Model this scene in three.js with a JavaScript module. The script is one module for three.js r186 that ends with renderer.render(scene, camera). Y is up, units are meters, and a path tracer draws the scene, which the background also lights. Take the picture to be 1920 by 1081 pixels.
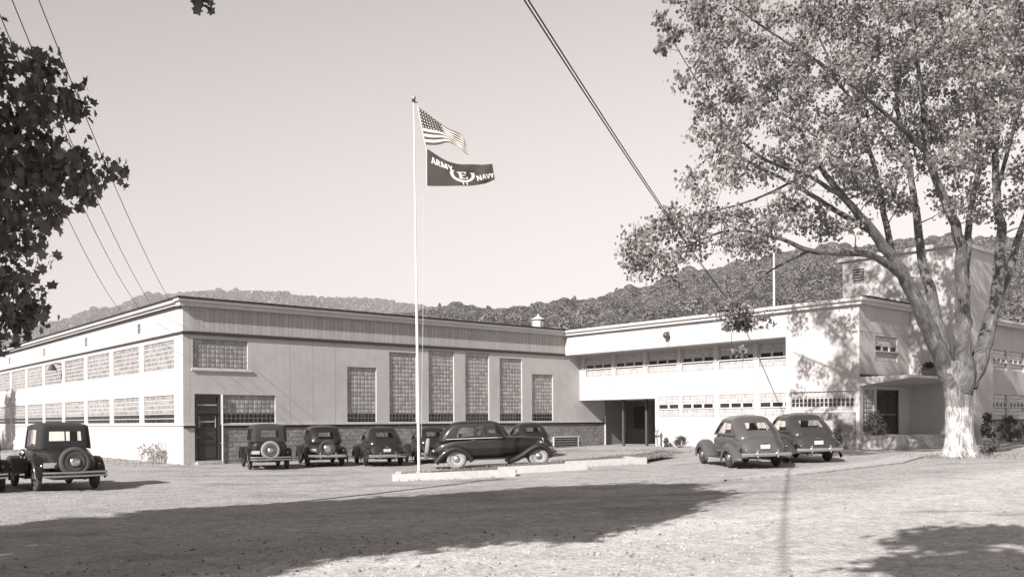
import * as THREE from 'three';
import { mergeGeometries, mergeVertices } from 'three/addons/utils/BufferGeometryUtils.js';
import { ImprovedNoise } from 'three/addons/math/ImprovedNoise.js';

// ---------------------------------------------------------------- camera, sky, sun, exposure
const FOCAL = 1671, EYE = 1.85, HORIZON = 788, ROLL = 0.0061;
const scene = new THREE.Scene();
const camera = new THREE.PerspectiveCamera(2 * Math.atan(540.5 / FOCAL) * 180 / Math.PI, 1920 / 1081, 0.1, 6000);
camera.position.set(0, EYE, 0);
camera.rotation.z = -ROLL;
camera.setViewOffset(1920, 1081, 0, -(HORIZON - 540.5), 1920, 1081);

const RAY = { x: 0.87, y: -1, z: -1.21 };                 // the way the sunlight travels
const SUN_DIR = new THREE.Vector3(-RAY.x, -RAY.y, -RAY.z).normalize();
const sun = new THREE.DirectionalLight(new THREE.Color(1.0, 0.95, 0.94), 5);
sun.position.copy(SUN_DIR).multiplyScalar(120).add(new THREE.Vector3(0, 0, -30));
sun.target.position.set(0, 0, -30);
sun.castShadow = true;
sun.shadow.mapSize.set(4096, 4096);
Object.assign(sun.shadow.camera, { left: -70, right: 70, top: 60, bottom: -60, near: 1, far: 320 });
scene.add(sun, sun.target);

function makeSky() {
  const w = 512, h = 256, data = new Float32Array(w * h * 4), dir = new THREE.Vector3();
  for (let j = 0; j < h; j++) for (let i = 0; i < w; i++) {
    const el = ((j + 0.5) / h - 0.5) * Math.PI, az = ((i + 0.5) / w - 0.5) * 2 * Math.PI;
    dir.set(Math.cos(el) * Math.cos(az), Math.sin(el), Math.cos(el) * Math.sin(az));
    const up = Math.max(0, Math.sin(el));
    const cg = dir.dot(SUN_DIR);
    // clear autumn sky: pale at the horizon, deeper overhead and deepest at right angles to the sun
    let v = 0.05 + 0.95 * Math.exp(-Math.pow(up / 0.68, 2));
    v *= (0.52 + 0.70 * Math.sqrt(cg * cg + 0.004)) * 0.525;
    if (el < 0) v = 0.14;
    const o = (j * w + i) * 4;
    data[o] = v * 1.05; data[o + 1] = v * 0.98; data[o + 2] = v * 0.96; data[o + 3] = 1;
  }
  const t = new THREE.DataTexture(data, w, h, THREE.RGBAFormat, THREE.FloatType);
  t.mapping = THREE.EquirectangularReflectionMapping;
  t.minFilter = t.magFilter = THREE.LinearFilter; t.needsUpdate = true;
  return t;
}
scene.background = makeSky();
scene.environment = scene.background;

const renderer = new THREE.WebGLRenderer({ antialias: true });
renderer.setSize(1024, 576);
renderer.toneMapping = THREE.LinearToneMapping;
renderer.toneMappingExposure = 2.0;
renderer.shadowMap.enabled = true;

// ---------------------------------------------------------------- helpers
let seed = 7;
function reseed(s) { seed = s >>> 0; }
function rnd() { seed = (seed + 0x6D2B79F5) >>> 0; let t = seed; t = Math.imul(t ^ (t >>> 15), t | 1); t ^= t + Math.imul(t ^ (t >>> 7), t | 61); return ((t ^ (t >>> 14)) >>> 0) / 4294967296; }
const rr = (a, b) => a + (b - a) * rnd();
const gauss = () => (rnd() + rnd() + rnd() + rnd() - 2) * 1.0;
const pick = a => a[Math.floor(rnd() * a.length)];
const lerp = (a, b, t) => a + (b - a) * t;
const clamp = (v, a, b) => Math.min(b, Math.max(a, v));
const smooth = (a, b, v) => { const t = clamp((v - a) / (b - a), 0, 1); return t * t * (3 - 2 * t); };
const perlin = new ImprovedNoise();
const fbm = (x, y, z, o = 4) => { let s = 0, a = 0.5, f = 1; for (let i = 0; i < o; i++) { s += a * perlin.noise(x * f, y * f, z * f); a *= 0.5; f *= 2.03; } return s; };

// real place of a point seen at a spot of the photograph, at a measured distance
const at = (px, py, d) => new THREE.Vector3((px - 960) / FOCAL * d, EYE + (HORIZON - (px - 960) * ROLL - py) / FOCAL * d, -d);
// height of the ground: level on the left, rising gently to the right
function groundY(x, z = 0) {
  const s = x + 3, soft = s > 20 ? s : Math.log(1 + Math.exp(s / 1.5)) * 1.5;
  return 0.95 * (1 - Math.exp(-0.038 * soft / 0.95)) ;
}

const used = {};
function numbered(name) { const n = used[name] = (used[name] ?? -1) + 1; return n ? `${name}_${String(n).padStart(3, '0')}` : name; }
function shade(o) { o.castShadow = true; o.receiveShadow = true; return o; }
function tag(o, label, category, group, kind) {
  if (label) o.userData.label = label;
  if (category) o.userData.category = category;
  if (group) o.userData.group = group;
  if (kind) o.userData.kind = kind;
  return o;
}
function thing(name, label, category, pos = [0, 0, 0], turn = 0, group) {
  const g = new THREE.Group(); g.name = numbered(name); g.position.set(...pos); g.rotation.y = turn;
  scene.add(g); return tag(g, label, category, group);
}
function clean(g) {
  let q = g.index ? g.toNonIndexed() : g;
  for (const k of Object.keys(q.attributes)) if (!['position', 'normal', 'uv'].includes(k)) q.deleteAttribute(k);
  if (!q.attributes.normal) q.computeVertexNormals();
  if (!q.attributes.uv) q.setAttribute('uv', new THREE.BufferAttribute(new Float32Array(q.attributes.position.count * 2), 2));
  return q;
}
function join(gs) { gs = [].concat(gs); return gs.length === 1 ? gs[0] : mergeGeometries(gs.map(clean)); }
function mesh(name, geos, mat, parent) {
  const m = shade(new THREE.Mesh(join(geos), mat)); m.name = parent === scene || !parent ? numbered(name) : name;
  (parent || scene).add(m); return m;
}
function structure(name, geos, mat, label) { const m = mesh(name, geos, mat, scene); m.userData.kind = 'structure'; if (label) m.userData.label = label; return m; }
// box from corner to corner with uv in metres
function box(x0, x1, y0, y1, z0, z1) {
  const g = new THREE.BoxGeometry(x1 - x0, y1 - y0, z1 - z0); g.translate((x0 + x1) / 2, (y0 + y1) / 2, (z0 + z1) / 2);
  return metreUV(g);
}
function metreUV(g) {
  const p = g.attributes.position, n = g.attributes.normal, uv = g.attributes.uv;
  for (let i = 0; i < p.count; i++) {
    const ax = Math.abs(n.getX(i)), ay = Math.abs(n.getY(i)), az = Math.abs(n.getZ(i));
    if (ay > ax && ay > az) uv.setXY(i, p.getX(i), p.getZ(i)); else if (ax > az) uv.setXY(i, p.getZ(i), p.getY(i)); else uv.setXY(i, p.getX(i), p.getY(i));
  }
  return g;
}
// box with chamfered front edges (front is +z): few triangles, catches light on its edges
function pillow(w, h, d, bevel) {
  const a = w / 2, b = h / 2, c = a - bevel, e = b - bevel;
  const v = [[-a, -b, 0], [a, -b, 0], [a, b, 0], [-a, b, 0], [-c, -e, d], [c, -e, d], [c, e, d], [-c, e, d]];
  const f = [[4, 5, 6, 7], [0, 1, 5, 4], [1, 2, 6, 5], [2, 3, 7, 6], [3, 0, 4, 7]], pos = [], uv = [];
  for (const q of f) for (const k of [0, 1, 2, 0, 2, 3]) { pos.push(...v[q[k]]); uv.push(v[q[k]][0], v[q[k]][1]); }
  const g = new THREE.BufferGeometry();
  g.setAttribute('position', new THREE.Float32BufferAttribute(pos, 3)); g.setAttribute('uv', new THREE.Float32BufferAttribute(uv, 2));
  g.computeVertexNormals(); return g;
}
// rounded tube through points, radius per point
function tube(pts, radii, sides = 6, caps = true) {
  const n = pts.length, pos = [], nor = [], uv = [], idx = []; let along = 0;
  let ref = new THREE.Vector3(0, 0, 1); const T = new THREE.Vector3(), N = new THREE.Vector3(), B = new THREE.Vector3();
  for (let i = 0; i < n; i++) {
    T.subVectors(pts[Math.min(n - 1, i + 1)], pts[Math.max(0, i - 1)]).normalize();
    if (i === 0) { ref.set(0, 0, 1); if (Math.abs(T.dot(ref)) > 0.9) ref.set(1, 0, 0); }
    N.copy(ref).addScaledVector(T, -T.dot(ref)).normalize(); ref.copy(N); B.crossVectors(T, N);
    if (i) along += pts[i].distanceTo(pts[i - 1]);
    const r = Array.isArray(radii) ? radii[i] : radii;
    for (let k = 0; k <= sides; k++) {
      const a = k / sides * 2 * Math.PI, c = Math.cos(a), s = Math.sin(a);
      const nx = N.x * c + B.x * s, ny = N.y * c + B.y * s, nz = N.z * c + B.z * s;
      pos.push(pts[i].x + nx * r, pts[i].y + ny * r, pts[i].z + nz * r); nor.push(nx, ny, nz); uv.push(k / sides * Math.max(0.2, Math.round(r * 6.28 * 2) / 2 || 0.5), along);
    }
  }
  for (let i = 0; i < n - 1; i++) for (let k = 0; k < sides; k++) { const a = i * (sides + 1) + k, b = a + sides + 1; idx.push(a, a + 1, b, a + 1, b + 1, b); }
  if (caps) for (const e of [0, n - 1]) {
    const c0 = pos.length / 3; pos.push(pts[e].x, pts[e].y, pts[e].z); T.subVectors(pts[Math.max(e, 1)], pts[Math.max(e, 1) - 1]).normalize().multiplyScalar(e ? 1 : -1);
    nor.push(T.x, T.y, T.z); uv.push(0, 0);
    for (let k = 0; k < sides; k++) { const a = e * (sides + 1) + k; e ? idx.push(c0, a, a + 1) : idx.push(c0, a + 1, a); }
  }
  const g = new THREE.BufferGeometry();
  g.setAttribute('position', new THREE.Float32BufferAttribute(pos, 3)); g.setAttribute('normal', new THREE.Float32BufferAttribute(nor, 3)); g.setAttribute('uv', new THREE.Float32BufferAttribute(uv, 2)); g.setIndex(idx);
  return g;
}
const V = (x, y, z) => new THREE.Vector3(x, y, z);
function rod(a, b, r, sides = 8) { return tube([V(...a), V(...b)], r, sides); }
function lathe(profile, x, y, z, seg = 20) { const g = new THREE.LatheGeometry(profile.map(p => new THREE.Vector2(p[0], p[1])), seg); g.translate(x, y, z); return g; }
function grid(rows, flip) { // rows of Vector3, all of one length, to a smooth surface
  const m = rows.length, n = rows[0].length, pos = [], uv = [], idx = [];
  rows.forEach((r, i) => r.forEach((p, j) => { pos.push(p.x, p.y, p.z); uv.push(j / (n - 1), i / (m - 1)); }));
  for (let i = 0; i < m - 1; i++) for (let j = 0; j < n - 1; j++) { const a = i * n + j, b = a + 1, c = a + n, d = c + 1; flip ? idx.push(a, c, b, b, c, d) : idx.push(a, b, c, b, d, c); }
  const g = new THREE.BufferGeometry();
  g.setAttribute('position', new THREE.Float32BufferAttribute(pos, 3)); g.setAttribute('uv', new THREE.Float32BufferAttribute(uv, 2)); g.setIndex(idx); g.computeVertexNormals();
  return g;
}

// ---------------------------------------------------------------- materials (an old monochrome print: every colour is a warm grey)
const grey = (v, warm = 1) => new THREE.Color().setRGB(v * (1 + 0.035 * warm), v, v * (1 - 0.03 * warm));
function noiseTexture(size, fn, srgb = true) {
  const d = new Uint8Array(size * size * 4);
  for (let j = 0; j < size; j++) for (let i = 0; i < size; i++) { const v = clamp(fn(i / size, j / size, i, j), 0, 1) * 255, o = (j * size + i) * 4; d[o] = d[o + 1] = d[o + 2] = v; d[o + 3] = 255; }
  const t = new THREE.DataTexture(d, size, size); t.wrapS = t.wrapT = THREE.RepeatWrapping; t.magFilter = THREE.LinearFilter; t.minFilter = THREE.LinearMipmapLinearFilter; t.generateMipmaps = true;
  if (srgb) t.colorSpace = THREE.SRGBColorSpace; t.needsUpdate = true; return t;
}
const TAU = Math.PI * 2;
// noise that repeats without a seam
const lattice = new Float32Array(4096); { reseed(99); for (let i = 0; i < 4096; i++) lattice[i] = rnd() * 2 - 1; }
function loopNoise(u, v, f, s) {
  f = Math.max(2, Math.round(f)); const x = u * f, y = v * f, i = Math.floor(x), j = Math.floor(y), a = x - i, b = y - j, k = Math.round(s * 37), p = a * a * (3 - 2 * a), q = b * b * (3 - 2 * b);
  const h = (m, n) => lattice[((((m % f) + f) % f) * 374761 + (((n % f) + f) % f) * 668265 + k * 97 + (((m % f) + f) % f) * (((n % f) + f) % f) * 31) & 4095];
  return lerp(lerp(h(i, j), h(i + 1, j), p), lerp(h(i, j + 1), h(i + 1, j + 1), p), q);
}
function streaks(u, v, fx, fy, s) { // tileable noise stretched along v
  const x = u * fx, y = v * fy, i = Math.floor(x), j = Math.floor(y), a = x - i, b = y - j, k = Math.round(s * 53), p = a * a * (3 - 2 * a), q = b * b * (3 - 2 * b), h = (m, n) => lattice[(((m % fx) * 7919 + (n % fy) * 104729 + k * 131 + (m % fx) * (n % fy) * 17) & 4095)];
  return lerp(lerp(h(i, j), h(i + 1, j), p), lerp(h(i, j + 1), h(i + 1, j + 1), p), q);
}
const at8 = (t, m) => { t.repeat.set(1 / m, 1 / m); return t; };
reseed(11);
const plasterTex = at8(noiseTexture(512, (u, v) => 0.93 + 0.02 * loopNoise(u, v, 5, 1.7) + 0.012 * streaks(u, v, 34, 3, 1.3) + 0.008 * streaks(u, v, 90, 5, 4.3) + 0.018 * loopNoise(u, v, 17, 5.1) + 0.014 * loopNoise(u, v, 60, 2.1) + (rnd() - 0.5) * 0.05), 5);
const plasterBump = at8(noiseTexture(512, (u, v) => 0.5 + 0.2 * loopNoise(u, v, 60, 3.3) + (rnd() - 0.5) * 0.35, false), 2.5);
const grainBump = at8(noiseTexture(256, () => rnd(), false), 0.8);
const blockTex = at8(noiseTexture(256, (u, v) => 0.86 + 0.12 * loopNoise(u, v, 14, 2.2) + (rnd() - 0.5) * 0.16), 1.1);
const barkTex = (() => { const t = noiseTexture(256, (u, v) => 0.72 + 0.2 * loopNoise(u, v * 0.999, 9, 6.6) + 0.14 * Math.abs(loopNoise(u, v, 34, 1.2)) - 0.2 * Math.pow(Math.abs(Math.sin(u * TAU * 7 + 2.2 * loopNoise(u, v, 8, 9.9))), 9)); t.repeat.set(1, 0.6); return t; })();
const barkBump = (() => { const t = noiseTexture(256, (u, v) => 0.6 - 0.6 * Math.pow(Math.abs(Math.sin(u * TAU * 7 + 2.6 * loopNoise(u, v, 10, 4.9))), 5) + 0.35 * loopNoise(u, v, 36, 7.7), false); t.repeat.set(1, 0.6); return t; })();

const std = (v, rough = 0.85, extra = {}) => new THREE.MeshStandardMaterial({ color: grey(v), roughness: rough, ...extra });
const phys = (v, rough, extra = {}) => new THREE.MeshPhysicalMaterial({ color: grey(v), roughness: rough, ...extra });
const M = {
  plaster: std(0.49, 0.9, { map: plasterTex, bumpMap: plasterBump, bumpScale: 0.004 }),
  whiteTrim: std(0.52, 0.7, { map: plasterTex }),
  darkTrim: std(0.03, 0.7), roof: std(0.025, 0.95, { map: blockTex }),
  board: [0.38, 0.41, 0.43].map(v => std(v, 0.8, { map: plasterTex })),
  block: [0.24, 0.27, 0.30, 0.33].map(v => std(v, 0.92, { map: blockTex, bumpMap: grainBump, bumpScale: 0.004 })),
  stone: [0.24, 0.30, 0.37, 0.44].map(v => std(v, 0.92, { map: blockTex, bumpMap: grainBump, bumpScale: 0.006 })),
  joint: std(0.40, 0.95), darkJoint: std(0.16, 0.95),
  mortar: std(0.44, 0.85),
  glassBlock: [0.21, 0.27, 0.31].map(v => phys(v, 0.22, { clearcoat: 0.6, clearcoatRoughness: 0.08 })),
  clearBlock: [0.012, 0.02, 0.035].map(v => phys(v, 0.1, { specularIntensity: 1 })),
  officeBlock: [0.33, 0.37, 0.41].map(v => phys(v, 0.3, { clearcoat: 0.5, clearcoatRoughness: 0.1 })),
  darkPane: [0.014, 0.022, 0.03].map(v => phys(v, 0.06)),
  frame: std(0.5, 0.55),
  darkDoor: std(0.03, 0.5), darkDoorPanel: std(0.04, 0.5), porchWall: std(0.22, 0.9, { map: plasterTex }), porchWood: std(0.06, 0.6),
  concrete: std(0.46, 0.9, { map: blockTex, bumpMap: grainBump, bumpScale: 0.003 }),
  kerb: std(0.56, 0.9, { map: plasterTex, bumpMap: grainBump, bumpScale: 0.004 }),
  iron: std(0.03, 0.6), galvanised: std(0.45, 0.4, { metalness: 0.6 }),
  chrome: std(0.62, 0.18, { metalness: 1 }), dullChrome: std(0.5, 0.35, { metalness: 0.9 }),
  rubber: std(0.028, 0.85), dustyRubber: std(0.24, 0.9), rim: std(0.06, 0.5), interior: std(0.03, 0.9), canvasTop: std(0.022, 0.85, { bumpMap: grainBump, bumpScale: 0.002 }),
  carGlass: phys(0.95, 0.03, { transmission: 1, thickness: 0, ior: 1.5 }),
  tailLight: phys(0.05, 0.15), headLight: phys(0.7, 0.1, { clearcoat: 1 }), plate: std(0.45, 0.6),
  wood: std(0.09, 0.85, { map: barkTex }), wire: std(0.02, 0.7),
  bark: std(0.2, 0.95, { map: barkTex, bumpMap: barkBump, bumpScale: 0.015 }),
  soil: std(0.12, 1, { map: blockTex, bumpMap: grainBump, bumpScale: 0.02 }),
};
const carPaint = (v, coat = 0.6) => phys(v, 0.5, { clearcoat: coat, clearcoatRoughness: 0.1, specularIntensity: 0.5 });

// ---------------------------------------------------------------- ground
reseed(21);
const gravelTex = at8(noiseTexture(1024, (u, v) => 0.80 + 0.04 * loopNoise(u, v, 24, 1.1) + 0.07 * loopNoise(u, v, 90, 6.1) + 0.09 * loopNoise(u, v, 260, 8.1) + (rnd() - 0.5) * 0.17 + (rnd() < 0.012 ? (rnd() < 0.6 ? -0.35 : 0.2) : 0)), 7);
const gravelBump = at8(noiseTexture(1024, (u, v) => 0.5 + 0.3 * loopNoise(u, v, 110, 4.1) + (rnd() - 0.5) * 0.5, false), 5);
{
  const xs = [], ds = [];
  for (let x = -2600; x < -200; x += 300) xs.push(x); for (let x = -200; x < -40; x += 20) xs.push(x); for (let x = -40; x < -16; x += 0.5) xs.push(x); for (let x = -16; x < 20; x += 0.2) xs.push(x); for (let x = 20; x <= 40; x += 0.5) xs.push(x); for (let x = 60; x <= 220; x += 20) xs.push(x); for (let x = 400; x <= 2800; x += 300) xs.push(x);
  for (let d = -300; d < -20; d += 40) ds.push(d); for (let d = -20; d < 6; d += 2) ds.push(d); for (let d = 6; d < 30; d += 0.2) ds.push(d); for (let d = 30; d < 46; d += 0.4) ds.push(d); for (let d = 46; d < 120; d += 6) ds.push(d); for (let d = 120; d <= 3000; d += 240) ds.push(d);
  const pos = [], col = [], uv = [], idx = [], n = xs.length;
  // worn dirt road: a pale band of dust swinging from the right to the bottom of the view
  const road = (x, d) => {
    const e = d - (11.2 + 0.62 * (x + 3) + 0.010 * (x + 3) * (x + 3));
    return smooth(1.2, -1.2, e + 1.1 * perlin.noise(x * 0.35, d * 0.35, 3)) ;
  };
  for (const d of ds) for (const x of xs) {
    const near = Math.abs(x) < 45 && d < 60;
    pos.push(x, groundY(x) + (near ? 0.02 * fbm(x * 0.5, d * 0.5, 1, 2) : 0), -d); uv.push(x, d);
    let c = 0.3;
    if (near) {
      const k = road(x, d);
      c = lerp(0.47, 0.65, k);
      c *= 1 + 0.24 * fbm(x * 0.22, d * 0.3, 5, 4) + 0.05 * fbm(x * 0.9 + d * 0.3, d * 1.6 - x * 0.9, 9, 3);
      // weedy, unswept strip of rougher soil along the foot of the side wall and round the lot
      const rough = smooth(0.1, 0.45, fbm(x * 0.4, d * 0.7, 17, 3) + 0.25 * smooth(5, 0, Math.abs((x + 15) * 0.757 + (d - 38) * 0.653)));
      c *= 1 - 0.25 * rough * (1 - k);
      // pairs of tyre tracks pressed pale and smooth into the dirt
      for (const [d0, slope, curve] of [[12.2, 0.5, 0.012], [13.9, 0.52, 0.011], [16.5, 0.42, 0.016], [18.2, 0.43, 0.015], [24.5, 0.05, 0.004], [26.0, 0.04, 0.005]]) {
        const e = Math.abs(d - (d0 + slope * x + curve * x * x) + 0.25 * perlin.noise(x * 0.3, d0, 1)); if (e < 0.35) c *= 1 + 0.15 * smooth(0.35, 0.1, e) * (0.6 + 0.8 * perlin.noise(x * 0.5, d0 * 3, 7));
      }
      // oil and damp patches on the road
      for (const [ox, od, a, b] of [[8.2, 13.9, 0.95, 0.28], [6.9, 14.6, 0.7, 0.2], [4.4, 19.3, 1.6, 0.35]]) {
        const q = Math.hypot((x - ox) / a, (d - od) / b) + 0.5 * perlin.noise(x * 2, d * 4, 2); if (q < 1.2) c *= lerp(0.62, 1, smooth(0.6, 1.2, q));
      }
    }
    col.push(c * 1.035, c, c * 0.965);
  }
  for (let j = 0; j < ds.length - 1; j++) for (let i = 0; i < n - 1; i++) { const a = j * n + i, b = a + 1, e = a + n, f = e + 1; idx.push(a, b, e, b, f, e); }
  const g = new THREE.BufferGeometry();
  g.setAttribute('position', new THREE.Float32BufferAttribute(pos, 3)); g.setAttribute('color', new THREE.Float32BufferAttribute(col, 3)); g.setAttribute('uv', new THREE.Float32BufferAttribute(uv, 2)); g.setIndex(idx); g.computeVertexNormals();
  structure('ground', g, new THREE.MeshStandardMaterial({ color: 0xffffff, vertexColors: true, roughness: 0.97, map: gravelTex, bumpMap: gravelBump, bumpScale: 0.018 }), 'pale dusty gravel lot and dirt road');
}
// loose stones
{
  reseed(5);
  const g = new THREE.IcosahedronGeometry(1, 0), n = 4200;
  const m = new THREE.InstancedMesh(g, std(0.5, 0.95), n), o = new THREE.Object3D(), c = new THREE.Color();
  for (let i = 0; i < n; i++) {
    const shoulder = i < 2200;
    const d = shoulder ? rr(8.5, 14) : 9 + 32 * Math.pow(rnd(), 1.6);
    const x = shoulder ? rr(-6, 3) + (d - 11) * 0.4 : rr(-0.6, 0.6) * d;
    const s = (shoulder ? 0.005 + 0.02 * Math.pow(rnd(), 3) : 0.005 + 0.016 * Math.pow(rnd(), 4));
    o.position.set(x, groundY(x) + s * 0.3, -d); o.scale.set(s * rr(0.8, 1.6), s * rr(0.5, 0.9), s * rr(0.8, 1.4)); o.rotation.set(rr(0, 3), rr(0, 6), rr(0, 3)); o.updateMatrix(); m.setMatrixAt(i, o.matrix);
    c.copy(grey(rnd() < 0.4 ? rr(0.2, 0.5) : rr(0.5, 0.8))); m.setColorAt(i, c);
  }
  m.name = 'loose_stones'; shade(m); scene.add(m); tag(m, 'small loose stones scattered over the gravel', 'gravel', null, 'stuff');
}
// pale swept strip of pavement between lot and road, on the right
{
  const pts = []; const L = [[5.4, 22.6], [8.6, 25.2], [11.9, 28.2], [14.0, 31.4], [17, 34], [24, 38]];
  const rows = [[], [], [], []];
  for (let i = 0; i <= 40; i++) {
    const t = i / 40 * (L.length - 1), k = Math.min(L.length - 2, Math.floor(t)), f = t - k;
    const x = lerp(L[k][0], L[k + 1][0], f), d = lerp(L[k][1], L[k + 1][1], f), w = 0.62 * smooth(0, 0.15, i / 40) + 0.05;
    const j = 0.05 * perlin.noise(i * 0.9, 2, 1);
    rows[0].push(V(x + 0.5 * w, groundY(x) - 0.05, -(d - 0.5 * w + j))); rows[1].push(V(x + 0.5 * w, groundY(x) + 0.05, -(d - 0.5 * w + j))); rows[2].push(V(x - 0.5 * w, groundY(x) + 0.05, -(d + 0.7 * w))); rows[3].push(V(x - 0.5 * w, groundY(x) - 0.05, -(d + 0.7 * w)));
  }
  const g = grid(rows, true).toNonIndexed(); g.computeVertexNormals();
  structure('pavement', metreUV(g), M.concrete, 'pale low strip of pavement beside the road');
}

// ---------------------------------------------------------------- wooded hills
function ridge(profile, px) { for (let i = 0; i < profile.length - 1; i++) if (px <= profile[i + 1][0]) { const t = (px - profile[i][0]) / (profile[i + 1][0] - profile[i][0]); return lerp(profile[i][1], profile[i + 1][1], t * t * (3 - 2 * t)); } return profile.at(-1)[1]; }
function hill(name, profile, d0, d1, label) {
  const nx = 120, nd = 24, rows = [];
  const height = (px, d) => { const f = smooth(0, 1, (d - d0) / (d1 - d0)); const top = (HORIZON - ridge(profile, px)) / FOCAL * d1 + EYE; return 0.4 + (top - 0.4) * f * (0.93 + 0.14 * fbm(px * 0.006, d * 0.006, 4, 3)); };
  for (let j = 0; j <= nd + 4; j++) { const row = [], d = lerp(d0, d1, j / nd); for (let i = 0; i <= nx; i++) { const px = lerp(profile[0][0], profile.at(-1)[0], i / nx); const dd = d, x = (px - 960) / FOCAL * dd; row.push(V(x, height(px, Math.min(d, d1)) - (d > d1 ? (d - d1) * 0.3 : 0), -dd)); } rows.push(row); }
  structure(name, grid(rows), std(0.07, 1), label);
  return height;
}
const farProfile = [[-900, 680], [-300, 662], [0, 640], [100, 604], [200, 577], [300, 555], [390, 546], [500, 552], [600, 562], [740, 576], [900, 592], [1100, 610], [1500, 640]];
const nearProfile = [[520, 660], [700, 620], [760, 606], [850, 600], [960, 597], [1040, 594], [1100, 590], [1200, 566], [1300, 541], [1400, 518], [1500, 498], [1600, 484], [1750, 476], [1920, 474], [2400, 490], [2900, 520]];
const farH = hill('far_hill', farProfile, 900, 2200, 'long low wooded hill on the left horizon');
const nearH = hill('near_hill', nearProfile, 170, 820, 'wooded hillside rising behind the factory on the right');
function treeBlob(n, seedv, conifer) {  // one far tree: leaf clumps through an egg or a spire, on a short trunk
  reseed(seedv); const pos = [], nor = [];
  for (let i = 0; i < n; i++) {
    const a = rnd() * TAU, h = Math.pow(rnd(), 0.8); let rad = conifer ? (1 - h) * 0.42 + 0.03 : 0.52 * Math.sqrt(Math.max(0, 1 - Math.pow(h * 2 - 0.9, 2) * 0.8)); rad *= Math.sqrt(rr(0.35, 1));
    const cx = Math.cos(a) * rad, cz = Math.sin(a) * rad, cy = 0.12 + h * 0.88, s = (conifer ? 0.09 : 0.13) * Math.sqrt(150 / n) * 1.15;
    const q = new THREE.Quaternion().setFromEuler(new THREE.Euler(rr(0, 6), rr(0, 6), rr(0, 6))), nn = V(cx, (h - 0.35) * 0.8, cz).normalize();
    for (const [u, v] of [[-s, -s * 0.6], [s, -s * 0.5], [rr(-0.3, 0.3) * s, s]]) { const p = V(u, v, 0).applyQuaternion(q); pos.push(cx + p.x, cy + p.y, cz + p.z); nor.push(nn.x, nn.y, nn.z); }
  }
  const t = rod([0, -0.08, 0], [0, 0.5, 0], 0.03, 5).toNonIndexed(); pos.push(...t.attributes.position.array); nor.push(...t.attributes.normal.array);
  const g = new THREE.BufferGeometry(); g.setAttribute('position', new THREE.Float32BufferAttribute(pos, 3)); g.setAttribute('normal', new THREE.Float32BufferAttribute(nor, 3)); return g;
}
function wood(name, label, height, n, d0, d1, pxs, sizes, shades, seedv, variants) {
  const per = Math.ceil(n / variants.length);
  const parent = new THREE.Group(); parent.name = numbered(name); scene.add(parent); tag(parent, label, 'wood', null, 'stuff');
  variants.forEach((g, k) => {
    reseed(seedv + k * 31);
    const m = new THREE.InstancedMesh(g, std(1, 1), per), o = new THREE.Object3D();
    for (let i = 0; i < per; i++) {
      const d = lerp(d0, d1, Math.sqrt(rnd())), px = rr(...pxs), x = (px - 960) / FOCAL * d, s = rr(...sizes) * (rnd() < 0.06 ? 1.35 : 1);
      o.position.set(x, height(px, d) - 0.5, -d); o.scale.set(s * rr(0.8, 1.15), s, s * rr(0.8, 1.15)); o.rotation.y = rr(0, 6); o.updateMatrix(); m.setMatrixAt(i, o.matrix);
      m.setColorAt(i, grey(rr(...shades) * (k === 2 ? 0.6 : 1)));
    }
    m.name = 'tree_mass'; shade(m); m.userData.kind = 'stuff'; parent.add(m);
  });
}
const farTrees = [treeBlob(300, 3, false), treeBlob(300, 4, false), treeBlob(200, 5, true)];
wood('far_wood', 'distant wood covering the long hill on the left', farH, 26000, 1250, 2200, [-350, 1150], [10, 16], [0.1, 0.17], 61, farTrees.slice(0, 2));
const nearTrees = [treeBlob(1100, 13, false), treeBlob(1100, 14, false), treeBlob(800, 15, true)];
wood('hillside_wood', 'wood of mixed trees covering the hillside behind the factory', nearH, 30000, 200, 820, [560, 2350], [4, 10], [0.08, 0.18], 81, nearTrees);

// autumn haze between the lot and the hills
scene.fog = new THREE.FogExp2(new THREE.Color(0.86, 0.83, 0.81), 0.00024);

// ---------------------------------------------------------------- the factory: axes X along the front wall, Z out of it
const TURN = 40.7 * Math.PI / 180, CO = Math.cos(TURN), SI = Math.sin(TURN), CX = -14.25, CZ = -38.6;
const BW = (X, y, Z) => [CX + X * CO + Z * SI, y, CZ - X * SI + Z * CO];
const U = 0.21;                                            // one glass block with its joint
const FRONT = z => ({ front: true, p: z }), SIDE = x => ({ front: false, p: x });
function building(name, label, X0, Z0) { const g = thing(name, label, 'building', BW(X0, 0, Z0), TURN); g.userData.o = [X0, Z0]; return g; }
// put a part on a facade: geometry is (along, up, out of the wall)
function onFace(b, face, name, geos, mat) {
  const m = mesh(name, geos, mat, b), [X0, Z0] = b.userData.o;
  if (face.front) m.position.set(-X0, 0, face.p - Z0); else { m.position.set(face.p - X0, 0, -Z0); m.rotation.y = -Math.PI / 2; }
  return m;
}
function plan(b, name, geos, mat) { const m = mesh(name, geos, mat, b), [X0, Z0] = b.userData.o; m.position.set(-X0, 0, -Z0); return m; }
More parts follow.
